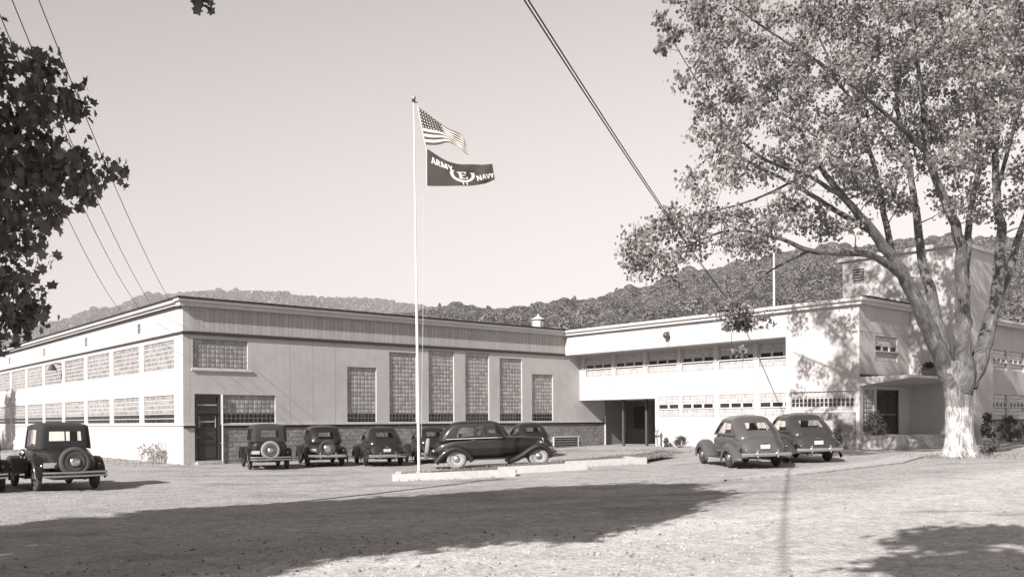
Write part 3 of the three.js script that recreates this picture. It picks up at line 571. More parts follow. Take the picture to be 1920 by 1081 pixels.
// ---- things on the buildings
{
  const v = thing('roof_ventilator', 'round white ventilator with conical cap on the flat roof', 'ventilator', BW(23.4, 6.9, -2.77), TURN);
  mesh('base', [box(-0.5, 0.5, 0, 0.4, -0.5, 0.5)], M.darkTrim, v);
  mesh('drum', [lathe([[0.001, 0.4], [0.36, 0.4], [0.36, 1.2], [0.001, 1.2]], 0, 0, 0, 18)], M.frame, v);
  mesh('band', [lathe([[0.37, 0.62], [0.42, 0.66], [0.42, 0.74], [0.37, 0.78]], 0, 0, 0, 18)], M.galvanised, v);
  for (let i = 0; i < 4; i++) { const a = i * TAU / 4 + 0.4; mesh('strut', [rod([0.4 * Math.cos(a), 0.5, 0.4 * Math.sin(a)], [0.4 * Math.cos(a), 1.28, 0.4 * Math.sin(a)], 0.02, 6)], M.galvanised, v); }
  mesh('cap', [lathe([[0.001, 1.62], [0.05, 1.6], [0.07, 1.5], [0.46, 1.28], [0.44, 1.24], [0.001, 1.3]], 0, 0, 0, 18)], M.frame, v);
  const m = thing('roof_mast', 'thin pale mast standing on the office wing roof', 'mast', BW(28, 7.1, 11.2), TURN);
  mesh('pole', [tube([V(0, 0, 0), V(0, 3, 0), V(0, 5.8, 0)], [0.07, 0.06, 0.04], 10)], M.frame, m); mesh('foot', [box(-0.2, 0.2, 0, 0.1, -0.2, 0.2)], M.iron, m);
  const e = thing('vent_elbow', 'dark bent stovepipe on the office wing roof', 'stovepipe', BW(25.6, 7.1, 13.0), TURN + 0.6);
  mesh('pipe', [tube([V(0, 0, 0), V(0, 0.55, 0), V(0.12, 0.78, 0), V(0.38, 0.55, 0), V(0.62, 0.2, 0)], 0.13, 10)], M.iron, e); mesh('brace', [rod([0.1, 0.86, 0.08], [0.8, 0.05, 0.08], 0.04, 6)], M.frame, e);
  const a = thing('alarm_bell', 'dark round alarm bell on the white parapet of the office wing', 'alarm bell', BW(PX - 0.001, 6.32, 7.93), TURN - Math.PI / 2);
  mesh('bracket', [box(-0.06, 0.06, -0.05, 0.22, 0, 0.04), rod([0, 0.05, 0.02], [0, 0.05, 0.12], 0.025, 8)], M.iron, a);
  mesh('gong', [lathe([[0.001, 0.2], [0.09, 0.18], [0.155, 0.1], [0.17, 0.0], [0.15, -0.08], [0.08, -0.14], [0.001, -0.17]], 0, 0, 0.2, 20)], phys(0.05, 0.25, { clearcoat: 0.6 }), a);
  mesh('conduit', [rod([0, -0.18, 0.02], [0, -0.56, 0.02], 0.015, 6)], M.galvanised, a);
  const l = thing('wall_lamp', 'small dark lamp on the sunlit side wall between upper windows', 'lamp', BW(-0.001, 5.15, -19.6), TURN - Math.PI / 2);
  mesh('arm', [tube([V(0, 0.2, 0), V(0, 0.3, 0.3), V(0, 0.22, 0.5)], 0.03, 8)], M.iron, l); mesh('lamp_shade', [lathe([[0.05, 0.12], [0.12, 0.08], [0.26, -0.22], [0.24, -0.22], [0.1, 0.05]], 0, 0.08, 0.5, 16)], M.iron, l);
  const pl = thing('planter_box', 'dark planter box with plants on top of the entrance canopy', 'planter', BW(26.4, 3.69, ZE + 1.9), TURN);
  mesh('box', [box(-1.05, 1.05, 0.0, 0.34, -0.2, 0.2)], M.porchWood, pl); mesh('rim', [box(-1.09, 1.09, 0.34, 0.38, -0.24, 0.24)], M.darkDoorPanel, pl);
  reseed(9); const lv = []; for (let i = 0; i < 160; i++) { const q = new THREE.PlaneGeometry(0.1, 0.16); q.rotateX(rr(-1, 1)); q.rotateY(rr(0, 6)); q.translate(rr(-1, 1), rr(0.38, 0.6), rr(-0.2, 0.2)); lv.push(q); }
  mesh('plants', lv, std(0.03, 0.9, { side: THREE.DoubleSide }), pl).userData.kind = 'stuff';
  // meter post and small fittings by the porch
  const hz = BW(BX - 0.5, 0, 6.5), hy = groundY(hz[0]);
  const h = thing('standpipe', 'short pale standpipe post beside the dark porch', 'standpipe', [hz[0], hy, hz[2]], TURN);
  mesh('post', [lathe([[0.001, 0], [0.12, 0], [0.12, 0.06], [0.06, 0.1], [0.06, 0.85], [0.1, 0.88], [0.1, 0.98], [0.04, 1.1], [0.001, 1.12]], 0, 0, 0, 14)], M.galvanised, h); mesh('cap', [rod([-0.16, 0.6, 0], [0.16, 0.6, 0], 0.05, 8)], M.iron, h);
  const kz = BW(BX - 0.45, 0, 7.1), k = thing('wall_hydrant', 'low dark hydrant by the white wall next to the standpipe', 'hydrant', [kz[0], groundY(kz[0]), kz[2]], TURN);
  mesh('barrel', [lathe([[0.001, 0], [0.14, 0], [0.11, 0.08], [0.11, 0.38], [0.14, 0.4], [0.08, 0.5], [0.001, 0.53]], 0, 0, 0, 14)], M.iron, k); mesh('nozzle', [rod([-0.2, 0.3, 0], [0.2, 0.3, 0], 0.05, 8)], M.iron, k);
}

// ---------------------------------------------------------------- kerbed bed with the flagpole
{
  const bed = thing('flower_bed', 'low bed edged with pale stepped concrete kerbs round the flagpole', 'flower bed', [0, 0, -30]);
  const segs = [[-3.62, 26.9, 0.08, 27.75], [-0.25, 29.1, 2.5, 30.0], [1.9, 31.3, 4.85, 32.35]];
  segs.forEach(([x0, d0, x1, d1], i) => {
    const L = Math.hypot(x1 - x0, d1 - d0), g = new THREE.BoxGeometry(L, 0.34, 0.2, 24, 1, 1), p = g.attributes.position;
    for (let k = 0; k < p.count; k++) { const x = p.getX(k); p.setY(k, p.getY(k) + 0.012 * perlin.noise(x * 1.5, i, p.getZ(k) * 9) ); p.setZ(k, p.getZ(k) + 0.012 * perlin.noise(x * 2, 4 + i, p.getY(k) * 3)); }
    metreUV(g); const m = mesh('kerb', g, M.kerb, bed); m.position.set((x0 + x1) / 2, groundY((x0 + x1) / 2) + 0.06, -(d0 + d1) / 2 + 30); m.rotation.y = Math.atan2(d1 - d0, x1 - x0); m.rotation.z = Math.atan2(groundY(x1) - groundY(x0), L);
    const e = metreUV(new THREE.BoxGeometry(0.2, 0.3, 1.9)), n = mesh('kerb', e, M.kerb, bed); const back = 1.05; n.position.set(x1 - 0.3, groundY(x1) + 0.04, -(d1 + back) + 30); n.rotation.y = 0.18;
  });
  const e2 = metreUV(new THREE.BoxGeometry(0.2, 0.32, 2.2)), n2 = mesh('kerb', e2, M.kerb, bed); n2.position.set(-3.6, 0.05, 30 - 28.1); n2.rotation.y = 0.1;
  // soil heaped inside
  const outline = [[-3.55, 27.0], [0.1, 27.85], [-0.05, 29.25], [2.45, 30.1], [2.2, 31.5], [4.8, 32.5], [6.8, 36.6], [4.6, 37.4], [1.2, 33.6], [-1.2, 31.2], [-3.5, 29.3]];
  const s = new THREE.Shape(outline.map(([x, d]) => new THREE.Vector2(x, d))), g0 = new THREE.ShapeGeometry(s), tri = [];
  const pos = [], P = (x, d) => [x, groundY(x) + 0.12 + 0.05 * fbm(x * 1.4, d * 1.4, 2, 3), 30 - d];
  const gx = []; for (let x = -3.6; x < 7; x += 0.22) for (let d = 26.9; d < 37.5; d += 0.22) { const inside = (a, b) => { let c = false; for (let i = 0, j = outline.length - 1; i < outline.length; j = i++) { const [xi, yi] = outline[i], [xj, yj] = outline[j]; if ((yi > b) !== (yj > b) && a < (xj - xi) * (b - yi) / (yj - yi) + xi) c = !c; } return c; }; if (inside(x + 0.11, d + 0.11)) { const a = P(x, d), b = P(x + 0.22, d), c = P(x + 0.22, d + 0.22), e = P(x, d + 0.22); pos.push(...a, ...b, ...c, ...a, ...c, ...e); gx.push([x, d]); } }
  const g = new THREE.BufferGeometry(); g.setAttribute('position', new THREE.Float32BufferAttribute(pos, 3)); g.setAttribute('uv', new THREE.Float32BufferAttribute(new Float32Array(pos.length / 3 * 2).map((_, i) => pos[Math.floor(i / 2) * 3 + (i % 2) * 2]), 2)); g.computeVertexNormals();
  mesh('soil', g, M.soil, bed);
  bed.userData.cells = undefined; delete bed.userData.cells;
  // weeds in the bed, on the verge by the porch, along the side wall and round the tree
  reseed(44);
  const blade = new THREE.BufferGeometry(); blade.setAttribute('position', new THREE.Float32BufferAttribute([-0.06, 0, 0, 0.06, 0, 0, 0.1, 1, 0.15, -0.05, 0, 0.03, 0.02, 0, -0.05, -0.22, 0.8, -0.2, 0, 0, -0.05, 0.04, 0, 0.06, 0.12, 0.75, -0.28], 3)); blade.computeVertexNormals();
  const spots = []; for (const [x, d] of gx) for (let k = 0; k < 5; k++) if (fbm(x * 0.7, d * 0.7, 8, 2) > -0.12) spots.push([x + rr(0, 0.22), d + rr(0, 0.22), 0.09 + groundY(x), rr(0.06, 0.17)]);
  for (let i = 0; i < 2600; i++) { const Z = rr(2, 15), X = 19.3 + gauss() * 1.3 + 0.8 * Math.sin(Z), b = BW(X, 0, Z + 1); spots.push([b[0], -b[2], groundY(b[0]) - 0.01, rr(0.04, 0.12)]); }
  for (let i = 0; i < 2300; i++) { const b = BW(-Math.pow(rnd(), 2) * 2.2 - 0.05, 0, rr(-40, 0.4)); spots.push([b[0], -b[2], groundY(b[0]) - 0.01, rr(0.05, 0.16)]); }
  for (const [x0, d0, x1, d1] of segs) for (let i = 0; i < 130; i++) { const t = rnd(), x = lerp(x0, x1, t), d = lerp(d0, d1, t) - 0.12 - Math.pow(rnd(), 3) * 0.25; if (perlin.noise(x * 1.3, d, 4) > -0.1) spots.push([x, d, groundY(x) - 0.01, rr(0.03, 0.1)]); }
  for (let i = 0; i < 500; i++) { const b = BW(rr(0, 26), 0, 0.08 + Math.pow(rnd(), 2) * 0.5); spots.push([b[0], -b[2], groundY(b[0]) - 0.01, rr(0.04, 0.14)]); }
  for (let i = 0; i < 900; i++) { const a = rr(0, TAU), r = 0.5 + Math.pow(rnd(), 1.5) * 1.6; const x = 15.4 + Math.cos(a) * r * 1.3 + 0.4, d = 30.7 + Math.sin(a) * r; spots.push([x, d, groundY(x) - 0.01, rr(0.05, 0.2)]); }
  const m = new THREE.InstancedMesh(blade, std(1, 0.9, { side: THREE.DoubleSide }), spots.length), o = new THREE.Object3D();
  spots.forEach(([x, d, y, h], i) => { o.position.set(x, y, -d); o.scale.set(h * 0.9, h, h * 0.9); o.rotation.set(0, rr(0, 6), 0); o.updateMatrix(); m.setMatrixAt(i, o.matrix); m.setColorAt(i, grey(rr(0.07, 0.3))); });
  m.name = 'weeds'; shade(m); scene.add(m); tag(m, 'patchy low grass and weeds on the verges', 'grass', null, 'stuff');
}
// tall dry weeds against the sunny corner of the side wall
for (const [X, Z, n, h, label] of [[-0.35, -2.2, 26, 1.05, 'tall dry weed clump against the white side wall, nearer the corner'], [-0.4, -3.6, 22, 0.95, 'tall dry weed clump against the white side wall, farther from the corner']]) {
  reseed(70 + n); const b = BW(X, 0, Z), w = thing('weed_clump', label, 'weeds', [b[0], groundY(b[0]), b[2]], 0, 'dry weeds by the side wall');
  const st = [], lf = [];
  for (let i = 0; i < n; i++) { const a = rr(0, TAU), hh = h * rr(0.5, 1), x = 0.3 * gauss(), z = 0.2 * gauss(), tx = x + 0.35 * gauss(), tz = z + 0.25 * gauss(); st.push(tube([V(x, 0, z), V((x + tx) / 2, hh * 0.55, (z + tz) / 2), V(tx, hh, tz)], [0.008, 0.006, 0.003], 4, false)); for (let k = 0; k < 9; k++) { const t = rr(0.35, 1), q = new THREE.PlaneGeometry(0.05, 0.075); q.rotateX(rr(-1, 1)); q.rotateY(rr(0, 6)); q.translate(lerp(x, tx, t) + rr(-0.06, 0.06), hh * t, lerp(z, tz, t) + rr(-0.06, 0.06)); lf.push(q); } }
  mesh('stems', st, std(0.3, 0.9), w); mesh('leaves', lf, std(0.42, 0.9, { side: THREE.DoubleSide }), w).userData.kind = 'stuff';
}
// ---------------------------------------------------------------- flagpole and flags
const POLE = at(785, 880, 29), POLETOP = at(779, 180, 29);
{
  const p = thing('flagpole', 'tall slim white flagpole standing in the kerbed bed', 'flagpole', [POLE.x, groundY(POLE.x) + 0.1, POLE.z]);
  const top = V(POLETOP.x - POLE.x, POLETOP.y - groundY(POLE.x) - 0.1, 0), q = t => V(top.x * t, top.y * t, 0);
  mesh('pole', [tube([q(0), q(0.45), q(0.46), q(0.8), q(0.985)], [0.05, 0.042, 0.035, 0.028, 0.02], 12)], std(0.7, 0.4), p);
  mesh('collar', [lathe([[0.06, 0], [0.12, 0], [0.12, 0.06], [0.07, 0.1], [0.06, 0.1]], 0, 0, 0, 16)], M.galvanised, p);
  const t = q(0.985);
  mesh('truck', [lathe([[0.001, 0], [0.05, 0], [0.07, 0.03], [0.03, 0.07], [0.001, 0.07]], t.x, t.y, 0, 12), rod([t.x - 0.02, t.y - 0.02, 0], [t.x + 0.13, t.y - 0.02, 0], 0.018, 6)], M.iron, p);
  mesh('finial', [new THREE.SphereGeometry(0.075, 14, 10).translate(t.x, t.y + 0.12, 0)], M.dullChrome, p);
  const r1 = t.clone().add(V(0.1, -0.03, 0));
  mesh('halyard', [tube([r1, V(at(787, 200, 29).x - POLE.x, at(787, 200, 29).y - POLE.y + 0.02, 0), V(at(803, 278, 29).x - POLE.x, at(803, 278, 29).y - POLE.y, 0), V(at(803, 350, 29).x - POLE.x, at(803, 350, 29).y - POLE.y, 0), V(at(796, 362, 29).x - POLE.x, at(796, 362, 29).y - POLE.y, 0), V(0.16, 5, 0), V(0.08, 1.2, 0)], 0.007, 5)], M.frame, p);
}
function clothFlag(name, label, part, topEdge, botEdge, canvas, amp, seedv) {
  const smoothEdge = e => new THREE.CatmullRomCurve3(e.map(([x, y]) => at(x, y, 29))), a = smoothEdge(topEdge), b = smoothEdge(botEdge), rows = [], nu = 46, nv = 26;
  const base = a.getPoint(0);
  for (let j = 0; j <= nv; j++) { const row = []; for (let i = 0; i <= nu; i++) { const u = i / nu, v = j / nv, p = a.getPoint(u).lerp(b.getPoint(u), v); p.z += amp * Math.sqrt(u) * Math.sin(u * 9 - v * 3.5 + seedv) + 0.35 * amp * u * Math.sin(u * 21 + v * 5); row.push(p.sub(base)); } rows.push(row); }
  const g = grid(rows, true), uv = g.attributes.uv; for (let i = 0; i < uv.count; i++) uv.setY(i, 1 - uv.getY(i));
  const t = new THREE.CanvasTexture(canvas); t.colorSpace = THREE.SRGBColorSpace;
  const f = thing(name, label, 'flag', [base.x, base.y, base.z]);
  mesh(part, g, phys(1, 0.9, { map: t, side: THREE.DoubleSide }), f);
  mesh('heading', [tube([V(0, 0.02, 0), b.getPoint(0).sub(base).add(V(0, -0.02, 0))], 0.014, 6)], M.frame, f);
  return f;
}
{
  const c = document.createElement('canvas'); c.width = 760; c.height = 400; const x = c.getContext('2d');
  for (let i = 0; i < 13; i++) { x.fillStyle = i % 2 ? '#d8d2cd' : '#4a4440'; x.fillRect(0, i * 400 / 13, 760, 400 / 13 + 1); }
  x.fillStyle = '#2f2b28'; x.fillRect(0, 0, 320, 400 * 7 / 13); x.fillStyle = '#d8d2cd';
  for (let i = 0; i < 8; i++) for (let j = 0; j < 6; j++) { x.beginPath(); const cx = 22 + i * 39.5, cy = 20 + j * 35; for (let k = 0; k < 10; k++) { const a = -Math.PI / 2 + k * Math.PI / 5, r = k % 2 ? 5 : 13; x.lineTo(cx + r * Math.cos(a), cy + r * Math.sin(a)); } x.closePath(); x.fill(); }
  clothFlag('striped_flag', 'flying flag with dark star canton and dark and pale stripes', 'cloth', [[787, 201], [805, 213], [826, 228], [848, 243], [868, 254], [874, 262]], [[801, 271], [822, 271], [842, 268], [856, 272], [872, 282], [881, 291]], c, 0.10, 1);
  const e = document.createElement('canvas'); e.width = 900; e.height = 500; const y = e.getContext('2d');
  y.fillStyle = '#3a3532'; y.fillRect(0, 0, 900, 500); y.fillStyle = '#dcd6d1'; y.textAlign = 'center'; y.textBaseline = 'middle';
  y.fillStyle = '#dcd6d1'; y.font = 'bold 140px sans-serif';
  y.save(); y.translate(225, 128); y.scale(0.78, 1); y.fillText('ARMY', 0, 0); y.restore();
  y.save(); y.translate(768, 350); y.scale(0.58, 1); y.font = 'bold 165px sans-serif'; y.fillText('NAVY', 0, 0); y.restore();
  y.font = 'bold 210px serif'; y.fillText('E', 478, 255);
  y.strokeStyle = '#c2bbb5'; y.lineWidth = 26; y.beginPath(); y.arc(478, 250, 138, -0.35 * Math.PI + 0.9, 1.35 * Math.PI - 0.35, false); y.stroke();
  for (let k = 0; k < 22; k++) { const a = 0.2 + k / 21 * (Math.PI * 1.0 - 0.4 + 0.9) - 0.45; y.save(); y.translate(478 + 138 * Math.cos(a), 250 + 138 * Math.sin(a)); y.rotate(a + 0.6); y.fillStyle = '#d3cdc7'; y.beginPath(); y.ellipse(0, 0, 30, 10, 0, 0, TAU); y.fill(); y.restore(); }
  y.fillStyle = '#c2bbb5'; y.fillRect(445, 415, 16, 60); y.fillRect(495, 415, 16, 60);
  clothFlag('pennant', 'dark pennant reading ARMY E NAVY with a wreath, below the striped flag', 'cloth', [[803, 278], [822, 290], [846, 303], [872, 309], [900, 308], [926, 306]], [[803, 348], [830, 349], [860, 349], [885, 347], [910, 344], [931, 338]], e, 0.09, 2.2);
}
// ---------------------------------------------------------------- wires and poles
function wire(label, a, b, sag, r, group, name = 'overhead_wire') {
  const pts = []; for (let i = 0; i <= 28; i++) { const t = i / 28, p = V(...a).lerp(V(...b), t); p.y -= sag * 4 * t * (1 - t); pts.push(p); }
  return tag(mesh(name, [tube(pts, r, 5)], M.wire, scene), label, 'wire', group);
}
{
  const lp = [-9.2, 0, -14.5], lt = [-8.9, 9.9, -14.5];
  const p = thing('utility_pole', 'wooden utility pole at the left, carrying the wires to the factory corner', 'utility pole', lp);
  mesh('shaft', [tube([V(0, -0.1, 0), V(0, 5, 0), V(0, 10.4, 0)], [0.16, 0.14, 0.11], 12)], M.wood, p); mesh('crossarm', [box(-0.9, 0.9, 9.75, 9.87, -0.06, 0.06)], M.wood, p);
  for (const x of [-0.75, -0.3, 0.3, 0.75]) mesh('insulator', [lathe([[0.001, 0], [0.03, 0], [0.05, 0.06], [0.03, 0.12], [0.001, 0.13]], x, 9.87, 0, 8)], phys(0.3, 0.2), p);
  const ends = [at(232, 590, 41.5), at(262, 578, 40.5), at(285, 572, 40), at(318, 562, 39)];
  const names = ['thin sagging wire to the side wall, lowest of the four at left', 'thin sagging wire to the side wall, second lowest of the four at left', 'thin sagging wire to the roof corner, second highest of the four at left', 'thin sagging wire to the roof corner, highest of the four at left'];
  ends.forEach((e, i) => wire(names[i], [lt[0] + [-0.3, 0.0, 0.3, 0.75][i], 10.0, -14.5], [e.x, e.y, e.z], [0.75, 0.62, 0.5, 0.4][i], 0.010, 'wires to the factory corner'));
  const q = thing('utility_pole', 'wooden utility pole behind the viewpoint, carrying the cable to the office wing', 'utility pole', [-6.0, 0, 4.2]);
  mesh('shaft', [tube([V(0, -0.1, 0), V(0, 5, 0), V(0, 10, 0)], [0.16, 0.14, 0.11], 12)], M.wood, q); mesh('crossarm', [box(-0.6, 0.6, 9.3, 9.42, -0.06, 0.06)], M.wood, q);
  for (const x of [-0.5, 0.5]) mesh('insulator', [lathe([[0.001, 0], [0.03, 0], [0.05, 0.06], [0.03, 0.12], [0.001, 0.13]], x, 9.42, 0, 8)], phys(0.3, 0.2), q);
  const e = at(1388, 588, 45.2);
  wire('dark service cable sloping down to the office wing roof, left strand', [-6.0, 9.5, 4.2], [e.x, e.y, e.z], 0.62, 0.013, 'strands of the service cable');
  wire('dark service cable sloping down to the office wing roof, right strand', [-5.95, 9.53, 4.2], [e.x + 0.02, e.y + 0.02, e.z], 0.61, 0.013, 'strands of the service cable');
}

// ---------------------------------------------------------------- cars
// local axes: x forward, y up, z to the car's right; rear axle at x = 0
function loftBody(st) { // stations [x, yBottom, yTop, halfWidth, cornerRadius]
  const n = 28, rows = [];
  const ring = ([x, yb, yt, hw, r]) => { const out = [], cy = (yb + yt) / 2, hy = (yt - yb) / 2, e = clamp(r / Math.min(hw, hy), 0.08, 1); for (let k = 0; k <= n; k++) { const a = k / n * TAU, c = Math.cos(a), s = Math.sin(a), p = lerp(0.22, 1, e); out.push(V(x, cy + hy * Math.sign(s) * Math.pow(Math.abs(s), p), hw * Math.sign(c) * Math.pow(Math.abs(c), p))); } return out; };
  const f = []; for (let i = 0; i < st.length - 1; i++) { const a = st[Math.max(0, i - 1)], b = st[i], c = st[i + 1], d = st[Math.min(st.length - 1, i + 2)]; for (let k = 0; k < 4; k++) { const t = k / 4; f.push(b.map((_, q) => q === 0 ? lerp(b[0], c[0], t) : 0.5 * (2 * b[q] + (c[q] - a[q]) * t + (2 * a[q] - 5 * b[q] + 4 * c[q] - d[q]) * t * t + (3 * b[q] - a[q] - 3 * c[q] + d[q]) * t * t * t))); } } f.push(st.at(-1));
  const cap = (s, inset) => s.map((v, q) => q === 3 ? v * inset : q === 1 ? lerp(s[1], s[2], (1 - inset) / 2) : q === 2 ? lerp(s[2], s[1], (1 - inset) / 2) : v);
  rows.push(ring(cap(f[0], 0.01)), ring(cap(f[0], 0.9))); for (const s of f) rows.push(ring(s)); rows.push(ring(cap(f.at(-1), 0.9)), ring(cap(f.at(-1), 0.01)));
  return grid(rows, true);
}
// mudguard swept along a line in side view, from the body out to a rolled outer lip
function fender(pts, z0, z1, r, skirt, side) {
  const curve = new THREE.CatmullRomCurve3(pts.map(p => V(p[0], p[1], 0)), false, 'centripetal'), rows = [], n = 26;
  for (let i = 0; i <= n; i++) {
    const p = curve.getPoint(i / n), t = curve.getTangent(i / n), nx = -t.y, ny = t.x, s = ny < 0 ? -1 : 1, w = i / n, zz = z1, row = [];
    const put = (z, drop) => row.push(V(p.x - nx * s * drop, p.y - ny * s * drop, z * side));
    put(z0, 0.02); put(lerp(z0, zz - r, 0.5), -0.01);
    for (let k = 0; k <= 6; k++) { const a = k / 6 * Math.PI / 2; put(zz - r + r * Math.sin(a), r * (1 - Math.cos(a))); }
    put(zz - 0.005, r + skirt * 0.5); put(zz - 0.02, r + skirt); put(zz - 0.05, r + skirt - 0.01); rows.push(row);
  }
  return grid(rows, side > 0);
}
function cabinShell(c) {
  // columns round the cabin: belt point, roof point and the window (if any) up to the next column
  const cols = [], rc = c.corner, hw = c.hw;
  const roofX = x => lerp(c.xr + c.insR, c.xf - c.insF, (x - c.xr) / (c.xf - c.xr));
  const add = (x, z, win) => cols.push({ x, z, win, rx: roofX(x), rz: z * (hw - c.insS) / hw });
  const side = (s) => { const list = c.side; const ordered = s > 0 ? list : [...list].reverse(); };
  // rear, from left to right
  const rw = c.rear;
  add(c.xr, -hw + rc); add(c.xr, -rw.z, rw); if (rw.split) { add(c.xr, -0.02); add(c.xr, 0.02, rw); } add(c.xr, rw.z);
  add(c.xr, hw - rc); for (const a of [0.25, 0.5, 0.75]) add(c.xr + rc * (1 - Math.cos(a * Math.PI / 2)), hw - rc + rc * Math.sin(a * Math.PI / 2));
  add(c.xr + rc, hw);
  for (const [a, b, v0, v1] of c.side) { add(a, hw, { v0, v1 }); add(b, hw); }
  add(c.xf - rc * 0.6, hw); add(c.xf - rc * 0.2, hw - rc * 0.25); add(c.xf, hw - rc * 0.7);
  const fw = c.front; add(c.xf, fw.z, fw); if (fw.split) { add(c.xf, 0.015); add(c.xf, -0.015, fw); } add(c.xf, -fw.z); add(c.xf, -(hw - rc * 0.7)); add(c.xf - rc * 0.2, -(hw - rc * 0.25)); add(c.xf - rc * 0.6, -hw);
  for (const [a, b, v0, v1] of [...c.side].reverse()) { add(b, -hw, { v0, v1 }); add(a, -hw); }
  add(c.xr + rc, -hw); for (const a of [0.75, 0.5, 0.25]) add(c.xr + rc * (1 - Math.cos(a * Math.PI / 2)), -(hw - rc + rc * Math.sin(a * Math.PI / 2)));
  const vs = [...new Set([0, 0.15, 0.3, 0.5, 0.7, 0.85, 1, ...c.side.flatMap(w => [w[2], w[3]]), rw.v0, rw.v1, fw.v0, fw.v1].map(v => +v.toFixed(3)))].sort((a, b) => a - b);
  const P = (k, v) => { const q = cols[k], rear = smooth(c.xr + 0.9, c.xr, q.x), e = Math.pow(v, lerp(1.15, c.bulge, rear)); return V(lerp(q.x, q.rx, e), lerp(c.belt - (c.drop ?? 0) * smooth(c.xr + 1.0, c.xr, q.x), c.rail, v), lerp(q.z, q.rz, Math.pow(v, 1.3))); };
  const body = { pos: [], idx: [] }, glass = { pos: [], idx: [] }, n = cols.length, id = {};
  const vert = (k, j) => { k %= n; const key = k * 100 + j; if (!(key in id)) { id[key] = body.pos.length / 3; const p = P(k, vs[j]); body.pos.push(p.x, p.y, p.z); } return id[key]; };
  for (let k = 0; k < n; k++) for (let j = 0; j < vs.length - 1; j++) {
    const w = cols[k].win, inside = w && vs[j] >= w.v0 - 1e-3 && vs[j + 1] <= w.v1 + 1e-3;
    if (inside) { const o = glass.pos.length / 3; for (const [kk, jj] of [[k, j], [k + 1, j], [k + 1, j + 1], [k, j + 1]]) { const p = P(kk % n, vs[jj]); p.x -= Math.sign(p.x - (c.xr + c.xf) / 2) * (Math.abs(cols[kk % n].z) < hw - 0.01 ? 0.012 : 0); p.z -= Math.sign(p.z) * 0.012 * (Math.abs(cols[kk % n].z) >= hw - 0.01 ? 1 : 0); glass.pos.push(p.x, p.y, p.z); } glass.idx.push(o, o + 2, o + 1, o, o + 3, o + 2); }
    else { const a = vert(k, j), b = vert(k + 1, j), d = vert(k + 1, j + 1), e = vert(k, j + 1); body.idx.push(a, d, b, a, e, d); }
  }
  // domed roof
  const cx = (c.xr + c.insR + c.xf - c.insF) / 2, rings = [], J = vs.length - 1; let prev = cols.map((_, k) => vert(k, J));
  for (let r = 1; r <= 6; r++) { const f = Math.cos(r / 6 * Math.PI / 2), now = []; for (let k = 0; k < n; k++) { const p = P(k, 1); now.push(body.pos.length / 3); body.pos.push(cx + (p.x - cx) * f, c.rail + c.dome * Math.sin(r / 6 * Math.PI / 2), p.z * f); } for (let k = 0; k < n; k++) { const a = prev[k], b = prev[(k + 1) % n], d = now[(k + 1) % n], e = now[k]; body.idx.push(a, d, b, a, e, d); } prev = now; }
  const mk = q => { const g = new THREE.BufferGeometry(); g.setAttribute('position', new THREE.Float32BufferAttribute(q.pos, 3)); g.setIndex(q.idx); g.computeVertexNormals(); return g; };
  return [mk(body), mk(glass)];
}
const wheelCache = {};
function wheelGeo(R, w) {
  return wheelCache[R + '_' + w] ??= {
    tyre: new THREE.TorusGeometry(R - w * 0.55, w * 0.55, 12, 30).scale(1, 1, 0.95),
    rim: join([lathe([[0.001, -0.02], [R * 0.3, -0.01], [R * 0.52, -0.045], [R * 0.7, -0.05], [R * 0.7, 0.05], [R * 0.52, 0.045], [R * 0.3, 0.01], [0.001, 0.02]], 0, 0, 0, 24).rotateX(Math.PI / 2)]),
    cap: lathe([[0.001, 0.1], [0.06, 0.095], [R * 0.3, 0.06], [R * 0.36, 0.02], [R * 0.3, 0.0]], 0, 0, 0, 20).rotateX(Math.PI / 2),
  };
}
